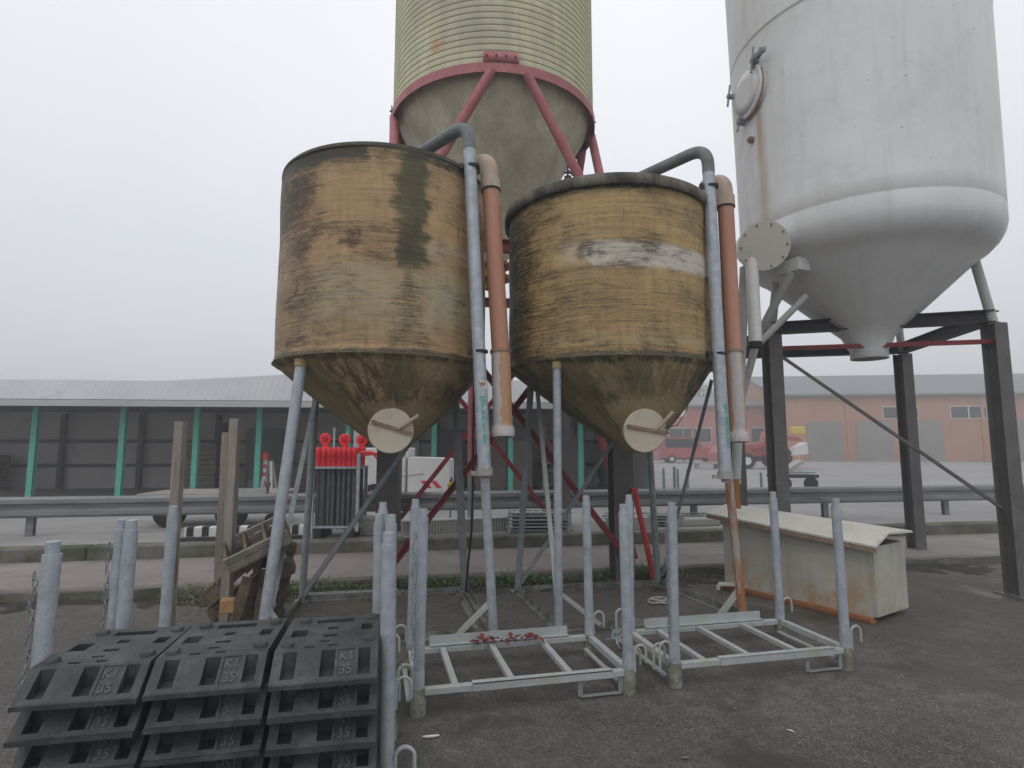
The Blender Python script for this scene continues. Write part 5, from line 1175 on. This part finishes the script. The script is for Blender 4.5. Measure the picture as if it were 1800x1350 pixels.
# ladder/sign rack leaning inside
m = MB(); c0 = Bp(7.6, 2.3, YZ)
for dx in (0, .45): m.bar(c0 + bx_ * dx, c0 + bx_ * (dx + .1) + V((0, .5, 1.9)), .04, .04)
for k in range(8): m.bar(c0 + bx_ * (.01 * k) + V((0, .5 * k / 8 + .05, .2 + .2 * k)), c0 + bx_ * (.45 + .01 * k) + V((0, .5 * k / 8 + .05, .2 + .2 * k)), .03, .03)
o = m.build('ladder', white_far); tag(o, 'pale ladder leaning inside the open shed', 'ladder')
m = MB(); c0 = Bp(7.7, 2.1, YZ + 1.5); m.bar(c0, c0 + V((.35, 0, -.3)), .05, .06); m.bar(c0 + V((.3, 0, .05)), c0 + V((.05, 0, -.35)), .05, .06); tag(m.build('red_sign', red_bright), 'small crossed red boards hung by the ladder in the shed', 'sign')
# white bags and grey tank in the shed front
bag_m = weathered('white_bag', (.6, .6, .58, 1), (.68, .68, .66, 1), (.5, .5, .47, 1), rough=.8)
for k, (px, py, sx, sy) in enumerate(((1036, 858, .42, .62), (1049, 858, .30, .40))):
    c0 = G(px, py, YZ); m = MB(); vs = []; fs = []; sg = 20
    for j in range(9):
        t = j / 8; rr = sx * .5 * (math.sin(math.pi * (.12 + .8 * t)) ** .5)
        for i in range(sg): a = 2 * math.pi * i / sg; n_ = 1 + .16 * mnoise.noise(V((math.cos(a) * 2, math.sin(a) * 2 + k, t * 4))); vs.append(V((c0.x + rr * n_ * math.cos(a), c0.y + .3 + rr * n_ * math.sin(a), YZ + sy * t)))
    for j in range(8):
        for i in range(sg): fs.append((j * sg + i, j * sg + (i + 1) % sg, (j + 1) * sg + (i + 1) % sg, (j + 1) * sg + i))
    fs += [tuple(range(sg)), tuple(8 * sg + i for i in range(sg))]; m.add(vs, fs, True); tag(m.build('bulk_bag', bag_m), ['larger slumped white bag in front of the shed beside a turquoise post', 'smaller slumped white bag next to the larger bag by the shed'][k], 'bag', 'white bags by the shed')
c0 = G(1080, 857, YZ) + V((0, .5, 0)); tk = MB(); tk.lathe([(0.01, YZ + .01), (.42, YZ + .01), (.45, YZ + .1), (.45, YZ + .75), (.40, YZ + .88), (.15, YZ + .95), (.15, YZ + 1.0), (0.01, YZ + 1.0)], c0, 32); tag(tk.build('water_drum', weathered('grey_drum', (.30, .30, .31, 1), (.36, .36, .37, 1), rough=.5)), 'grey round drum outside the shed, beyond the right tank hopper', 'drum')
# trestle barrier with red lamp at the left
bq = G(463, 878, YZ); wb = empty('trestle', bq, 'white trestle barrier with a red lamp beside the turquoise post', 'barrier')
for s in (-1, 1):
    m = MB(); m.bar((.16 * s + .1, -.15, 0), (.05 * s + .1, 0, .95), .07, .03); m.bar((.16 * s + .1, .25, 0), (.05 * s + .1, 0.05, .95), .07, .03); m.build('leg', white_far, wb)
m = MB(); m.box((.02, -.06, .55), (.09, .02, .85)); m.build('striped_board', white_far, wb)
m = MB()
for k in range(4): m.box((.02, -.073, .22 + .2 * k), (.088, .006, .09))
m.build('red_stripes', red_bright, wb)
m = MB(); m.tube([(.0, -.02, .98), (.0, -.02, 1.16)], [.10, .085], 18); m.build('lamp', weathered('orange_red_lamp', (.7, .07, .03, 1), (.75, .1, .05, 1), rough=.3), wb)
m = MB()
for k in range(5): m.bar((-.33 + .07 * k, -.1, .05), (-.33 + .07 * k, -.1, .48), .008, .008)
for k in range(4): m.bar((-.35, -.1, .1 + .12 * k), (.3, -.1, .1 + .12 * k), .008, .008)
m.build('wire_tray', galv, wb)
# trailer drawbar at left behind posts
dq = G(400, 935, YZ); tw_ = empty('flat_trailer', dq + V((0, .6, 0)), 'low flat trailer with jockey wheel behind the left tank legs', 'trailer')
m = MB(); m.box((-.6, .4, .52), (2.2, 1.2, .05), R(5), bev=.01); m.build('deck', wood, tw_)
m = MB(); m.bar((-1.5, -.15, .46), (.75, -.02, .46), .06, .07); m.bar((.45, -.04, .45), (.95, .1, .50), .05, .05); m.build('frame', galv_moss, tw_)
m = MB(); m.tube([(.38, -.12, .70), (.38, -.12, .22)], .024, 10); m.box((.38, -.12, .68), (.07, .07, .08)); jw = m.build('jockey_stand', steel_dark, tw_)
m = MB(); m.disc((.47, -.12, .12), (0, 1, 0), .11, .05, 18); m.build('jockey_wheel', tyre, jw)
for x in (-1.2, -.2):
    m = MB(); m.disc((x, -.08, .24), (0, 1, 0), .24, .16, 24); m.build('wheel', tyre, tw_)
m = MB(); m.box((.05, -.05, .55), (.5, .03, .12), R(4)); m.build('side_board', galv_moss, tw_)
# striped barrier beam
sq = G(395, 951, YZ); sb = empty('striped_beam', sq, 'black and white striped barrier beam lying behind the pallets', 'barrier'); L_ = 1.0
m = MB(); m.box((L_ / 2 - .3, .2, .11), (L_ + .6, .14, .14), R(8), bev=.01); m.build('beam', white_far, sb)
m = MB()
M8 = Matrix.Rotation(R(8), 3, 'Z')
for k in range(8):
    c_ = V((L_ / 2 - .3, .2, .0)) + M8 @ V((-.72 + .2 * k, -.0725, .12)); m.box(c_, (.09, .005, .13), R(8)); c_ = V((L_ / 2 - .3, .2, 0)) + M8 @ V((-.72 + .2 * k, 0, .1815)); m.box(c_, (.09, .14, .005), R(8))
m.build('black_stripes', black_steel, sb)
m = MB(); m.box((L_ / 2 - .3, .2, .018), (L_ + .7, .3, .036), R(8)); m.build('foot', black_steel, sb)

# ------------------------------------------------------------ bollards beyond the guard rail
bol = weathered('bollard_grey', (.17, .20, .20, 1), (.23, .26, .25, 1), scale=3, rough=.6)
where = ['first', 'second', 'third', 'fourth', 'fifth', 'sixth']
for k, (px, py, top, w_) in enumerate(((1168, 888, 823, .06), (1187, 884, 820, .07), (1193, 886, 824, .05), (1210, 880, 826, .06), (1312, 884, 822, .07), (1340, 886, 830, .06))):
    q = G(px, py, YZ); t_ = P(px, top, q.y).z; o = MB().tube([q, V((q.x, q.y, t_ - .02)), V((q.x, q.y, t_))], [w_ / 2, w_ / 2, w_ / 3], 12).build('bollard', bol); tag(o, '%s slim grey bollard rightward from the right hopper, beyond the guard rail' % where[k], 'bollard', 'slim bollards in the yard')
    MB().box(q + V((0, 0, .008)), (.16, .16, .012)).build('base_plate', bol, o)

# ------------------------------------------------------------ far halls, vehicles, trees
hall_r = weathered('faded_brick_red_cladding', (.44, .15, .12, 1), (.50, .19, .15, 1), (.40, .17, .13, 1), scale=.12, rough=.8, fine=2, finec=.08)
hall_o = weathered('orange_brown_brick', (.42, .20, .12, 1), (.48, .25, .16, 1), scale=.2, rough=.8, fine=2, finec=.1)
roof_far = weathered('far_grey_roof', (.17, .18, .19, 1), (.21, .22, .23, 1), scale=.1, rough=.7, fine=1, finec=.05)
def hall(name, x0, x1, y0, dep, h, zr, wall, label, windows, doors=(), rz=R(-6), roofh=1.8):
    o = empty(name, (x0, y0, YZ), label, 'hall', None, rz); W_ = x1 - x0
    m = MB(); m.box((W_ / 2, dep / 2, h / 2), (W_, dep, h)); m.build('wall', wall, o)
    m = MB(); m.poly([(-.4, -.5, h), (W_ + .4, -.5, h), (W_ + .4, dep * .5, h + roofh), (-.4, dep * .5, h + roofh)], V((0, 0, .2))); m.poly([(-.4, dep * .5, h + roofh), (W_ + .4, dep * .5, h + roofh), (W_ + .4, dep + .5, h), (-.4, dep + .5, h)], V((0, 0, .2))); m.build('roof', roof_far, o)
    m = MB(); m.poly([(-.02, 0, h), (-.02, dep, h), (-.02, dep / 2, h + roofh)], V((.3, 0, 0))); m.build('gable', wall, o); m = MB(); m.poly([(W_ - .3, 0, h), (W_ - .3, dep, h), (W_ - .3, dep / 2, h + roofh)], V((.3, 0, 0))); m.build('gable', wall, o)
    for x, z, ww, hh in windows:
        m = MB(); m.box((x, -.03, z), (ww, .08, hh)); f = m.build('window', white_far, o)
        m = MB()
        n = max(1, int(ww / 1.4))
        for i in range(n): m.box((x - ww / 2 + ww * (i + .5) / n, -.08, z), (ww / n - .14, .03, hh - .16))
        m.build('pane', glass, f)
    for x, ww, hh in doors:
        m = MB(); m.box((x, -.04, hh / 2), (ww, .08, hh)); d = m.build('door', weathered('hall_door', (.24, .23, .22, 1), (.30, .29, .27, 1), scale=.5, rough=.6), o)
        for k in range(5): pass
    for k in range(int(W_ / 6) + 1):
        m = MB(); m.box((min(W_ - .2, .2 + 6 * k), -.06, h / 2), (.3, .12, h - .02)); m.build('pilaster', wall, o)
    return o
hall('brick_hall', 13.0, 32, 62, 16, 5.6, 0, hall_r, 'long faded red hall with a dark window band beyond the yard', [(5.2, 2.6, 6.0, 1.6), (14, 2.6, 4, 1.6)], [(9.8, 2.0, 3)], R(-4), 1.6)
hall('brick_hall', 26, 62, 56, 20, 6.2, 0, hall_o, 'large orange brown hall with tall door bays at the right', [(11, 4.6, 3.2, 1.2), (17, 4.6, 3.2, 1.2)], [(4, 3.2, 3.8), (8.5, 3.2, 3.8), (13, 3.2, 3.8), (22, 3.2, 3.8), (28, 3.2, 3.8)], R(-6), 3.0)
hall('grey_hall', -70, -30, 70, 20, 6.0, 0, weathered('far_grey_wall', (.3, .3, .3, 1), (.36, .36, .36, 1), scale=.2, rough=.8), 'far grey hall beyond the yard on the left', [(10, 3, 5, 1.4), (24, 3, 5, 1.4)], [(30, 4, 4)], R(4), 2.2)
# yellow sign on hall
q = P(1402, 757, 50); m = MB(); m.box((q.x, 50, q.z), (1.2, .3, .7), bev=.08); m.tube([V((q.x, 50, .27)), V((q.x, 50, q.z - .3))], .07, 8); tag(m.build('yellow_sign', yellow), 'small yellow sign on a pole in front of the orange brown hall', 'sign')
m = MB(); q = P(1201, 770, 52); m.tube([V((q.x, 52, YZ)), V((q.x, 52, 4.8))], .07, 8); o = m.build('street_sign', steel_old); m = MB(); m.disc((q.x, 51.85, 4.6), (0, 1, 0), .3, .05, 20); m.build('sign_plate', white_far, o); tag(o, 'thin pole with a small round pale sign before the faded red hall', 'sign')

veh_red = weathered('vehicle_red', (.34, .06, .062, 1), (.40, .09, .09, 1), scale=.6, rough=.35, finec=.04)
def wheels(root, xs, r, w2, yy):
    for x in xs:
        for y in yy:
            m = MB(); m.disc((x, y, r), (0, 1, 0), r, w2, 20); wv = m.build('wheel', tyre, root); m = MB(); m.disc((x, y + (-w2 / 2 if y < .5 else w2 / 2), r), (0, 1, 0), r * .5, .03, 14); m.build('rim', white_far, wv)
# bus-like red van far away
q = G(1160, 814, YZ); vn = empty('van', (q.x, q.y, YZ), 'red van parked in front of the faded red hall', 'van', None, R(-3)); L_ = 4.6
m = MB(); m.poly([(0, 0, .35), (L_, 0, .35), (L_, 0, 1.1), (L_ - .9, 0, 1.35), (L_ - 1.5, 0, 2.15), (.15, 0, 2.2), (0, 0, 2.0)], V((0, 1.9, 0))); m.build('body', veh_red, vn)
m = MB(); m.poly([(.5, -.02, 1.3), (L_ - 1.25, -.02, 1.3), (L_ - 1.65, -.02, 2.0), (.5, -.02, 2.02)], V((0, .03, 0))); m.build('window', glass, vn)
m = MB(); m.box((L_ / 2, .95, .38), (L_ * .98, 1.92, .12)); m.build('bumper', black_steel, vn); wheels(vn, (1.0, 4.3), .34, .2, (.08, 1.82))
# red lorry with folded red arm
q = G(1296, 824, YZ); lo = empty('tractor', (q.x, q.y, YZ), 'dark red tractor with a raised red loader in the yard right of the pipes', 'tractor', None, R(-8))
m = MB(); m.poly([(0, 0, .75), (1.55, 0, .75), (1.55, 0, 1.35), (1.35, 0, 1.55), (.2, 0, 1.45), (0, 0, 1.3)], V((0, .9, 0))); m.build('bonnet', veh_red, lo)
m = MB(); m.poly([(1.56, -.1, .8), (2.9, -.1, .8), (2.95, -.1, 1.4), (2.7, -.1, 2.35), (1.75, -.1, 2.3), (1.56, -.1, 1.5)], V((0, 1.1, 0))); cbn = m.build('cab', veh_red, lo)
m = MB(); m.poly([(1.72, -.12, 1.5), (2.72, -.12, 1.5), (2.58, -.12, 2.2), (1.85, -.12, 2.18)], V((0, .02, 0))); m.build('window', glass, cbn)
m = MB(); m.poly([(.8, -.35, 1.4), (2.6, -.35, 2.0), (3.6, -.35, 1.9), (3.7, -.35, 1.65), (2.7, -.35, 1.7), (.95, -.35, 1.2)], V((0, .14, 0))); m.build('loader_arm', veh_red, lo)
m = MB(); m.poly([(3.0, -.45, .8), (4.0, -.45, .9), (3.95, -.45, 1.6), (3.4, -.45, 1.3)], V((0, 1.2, 0))); m.build('bucket', white_far, lo)
for x, y in ((.15, .15), (.15, .75)): m = MB(); m.disc((x + .06, y, 1.15), (1, 0, 0), .1, .2, 14); m.build('headlight', white_far, lo)
wheels(lo, (.55,), .48, .3, (-.1, 1.0)); wheels(lo, (2.4,), .72, .4, (-.15, 1.05))
m = MB(); m.box((1.4, .45, .62), (2.9, .6, .3)); m.build('chassis', black_steel, lo)
q = G(1262, 820, YZ); c2 = empty('car', (q.x, q.y, YZ), 'small red car parked left of the tractor', 'car', None, R(5))
m = MB(); m.poly([(0, 0, .3), (2.9, 0, .3), (2.95, 0, .85), (2.3, 0, .95), (1.8, 0, 1.4), (.5, 0, 1.42), (.05, 0, .95)], V((0, 1.6, 0))); m.build('body', veh_red, c2); m = MB(); m.poly([(.35, -.02, .98), (2.1, -.02, .98), (1.75, -.02, 1.32), (.6, -.02, 1.34)], V((0, .02, 0))); m.build('window', glass, c2); wheels(c2, (.6, 2.3), .3, .18, (.06, 1.54))
# machine parts at the right edge behind column
q = G(1385, 862, YZ); mc = empty('hand_cart', (q.x, q.y, YZ), 'dark wheeled cart with pale boards behind the right column', 'cart')
m = MB(); m.box((.3, .3, .42), (1.3, .7, .10), bev=.02); m.build('deck', black_steel, mc)
m = MB(); m.poly([(-.2, 0, .48), (.5, 0, .9), (.55, 0, .8), (-.05, 0, .48)], V((0, .5, 0))); m.build('board', conc_pale, mc)
m = MB(); m.tube([(-.3, .1, .5), (.2, .05, .56), (.9, .1, .54)], .035, 10); m.build('handle', galv, mc)
for x in (-.1, .7): m = MB(); m.disc((x, -.02, .2), (0, 1, 0), .2, .1, 18); m.build('wheel', tyre, mc)
# bench/pallet pile
q = G(1243, 824, YZ); m = MB(); m.box((q.x, q.y, YZ + .35), (1.6, .8, .12)); m.box((q.x - .6, q.y, YZ + .15), (.15, .7, .3)); m.box((q.x + .6, q.y, YZ + .15), (.15, .7, .3)); tag(m.build('bench', conc_pale), 'pale low bench in the yard in front of the red hall', 'bench')

bark = weathered('bark', (.10, .08, .06, 1), (.14, .12, .09, 1), rough=.9)
leaf_far = weathered('dark_tree_leaf', (.04, .06, .03, 1), (.06, .08, .045, 1), scale=1, rough=.8, fine=3)
def tree(x, y, h, cw, label, seed, conifer=False):
    r = random.Random(seed); o = empty('tree', (x, y, YZ), label, 'tree', 'trees beyond the halls')
    m = MB(); m.tube([(0, 0, 0), (.1, 0, h * .4), (0, .1, h * .95)], [.28, .18, .05], 9)
    if not conifer:
        for k in range(9): a = r.uniform(0, 6.28); z = h * r.uniform(.35, .7); m.tube([(0, 0, z), (cw * .35 * math.cos(a), cw * .35 * math.sin(a), z + h * .18)], [.09, .02], 6)
    m.build('trunk', bark, o); m = MB()
    if conifer:
        for _ in range(3600):
            t = r.random() ** .7; z = h * (.15 + .85 * (1 - t) ) ; z = h * (.12 + .88 * r.random()); rr = cw * .5 * (1 - (z / h)) * (.6 + .4 * math.sin(z * 5)) + .1; a = r.uniform(0, 6.28); q = rr * r.uniform(.4, 1)
            leafquad(m, (q * math.cos(a), q * math.sin(a), z), r.uniform(.2, .4), .12, a - 1.57, r.uniform(-.5, 0))
    else:
        cls = [(r.gauss(0, cw * .2), r.gauss(0, cw * .2), h * r.uniform(.45, .95), r.uniform(.12, .24) * cw) for _ in range(26)]
        for _ in range(5200):
            c = r.choice(cls); v = V((r.gauss(0, 1), r.gauss(0, 1), r.gauss(0, .8))).normalized() * c[3] * r.uniform(.5, 1.1)
            leafquad(m, (c[0] + v.x, c[1] + v.y, c[2] + v.z), r.uniform(.2, .36), r.uniform(.12, .2), r.uniform(0, 6.28), r.uniform(-1, 1))
    m.build('crown', leaf_far, o)
tree(21, 92, 11.5, 6, 'pointed dark conifer behind the red hall, seen beside the right hopper', 1, True)
tree(25, 95, 12.2, 5, 'second pointed conifer behind the red hall, right of the first', 2, True)
tree(30, 90, 11.0, 7, 'bushy tree behind the red hall next to the conifers', 3)
tree(35, 96, 12.0, 5, 'third pointed conifer, standing just left of the right pipes', 4, True)
tree(42, 98, 12.0, 8, 'bushy tree behind the roof of the orange brown hall', 5)

# ------------------------------------------------------------ haze
def make_haze():
    mt = bpy.data.materials.new('haze'); mt.use_nodes = True; t = mt.node_tree; t.nodes.clear()
    o = t.nodes.new('ShaderNodeOutputMaterial'); pv = t.nodes.new('ShaderNodeVolumePrincipled'); pv.inputs['Density'].default_value = .0075; pv.inputs['Color'].default_value = (.93, .94, .96, 1); pv.inputs['Anisotropy'].default_value = .2
    t.links.new(pv.outputs[0], o.inputs['Volume'])
    m = MB(); m.box((0, 60, 6.25), (260, 160, 14.5)); h = m.build('haze', mt); tag(h, 'thin grey fog lying over the yard', 'haze', kind='stuff')
make_haze()
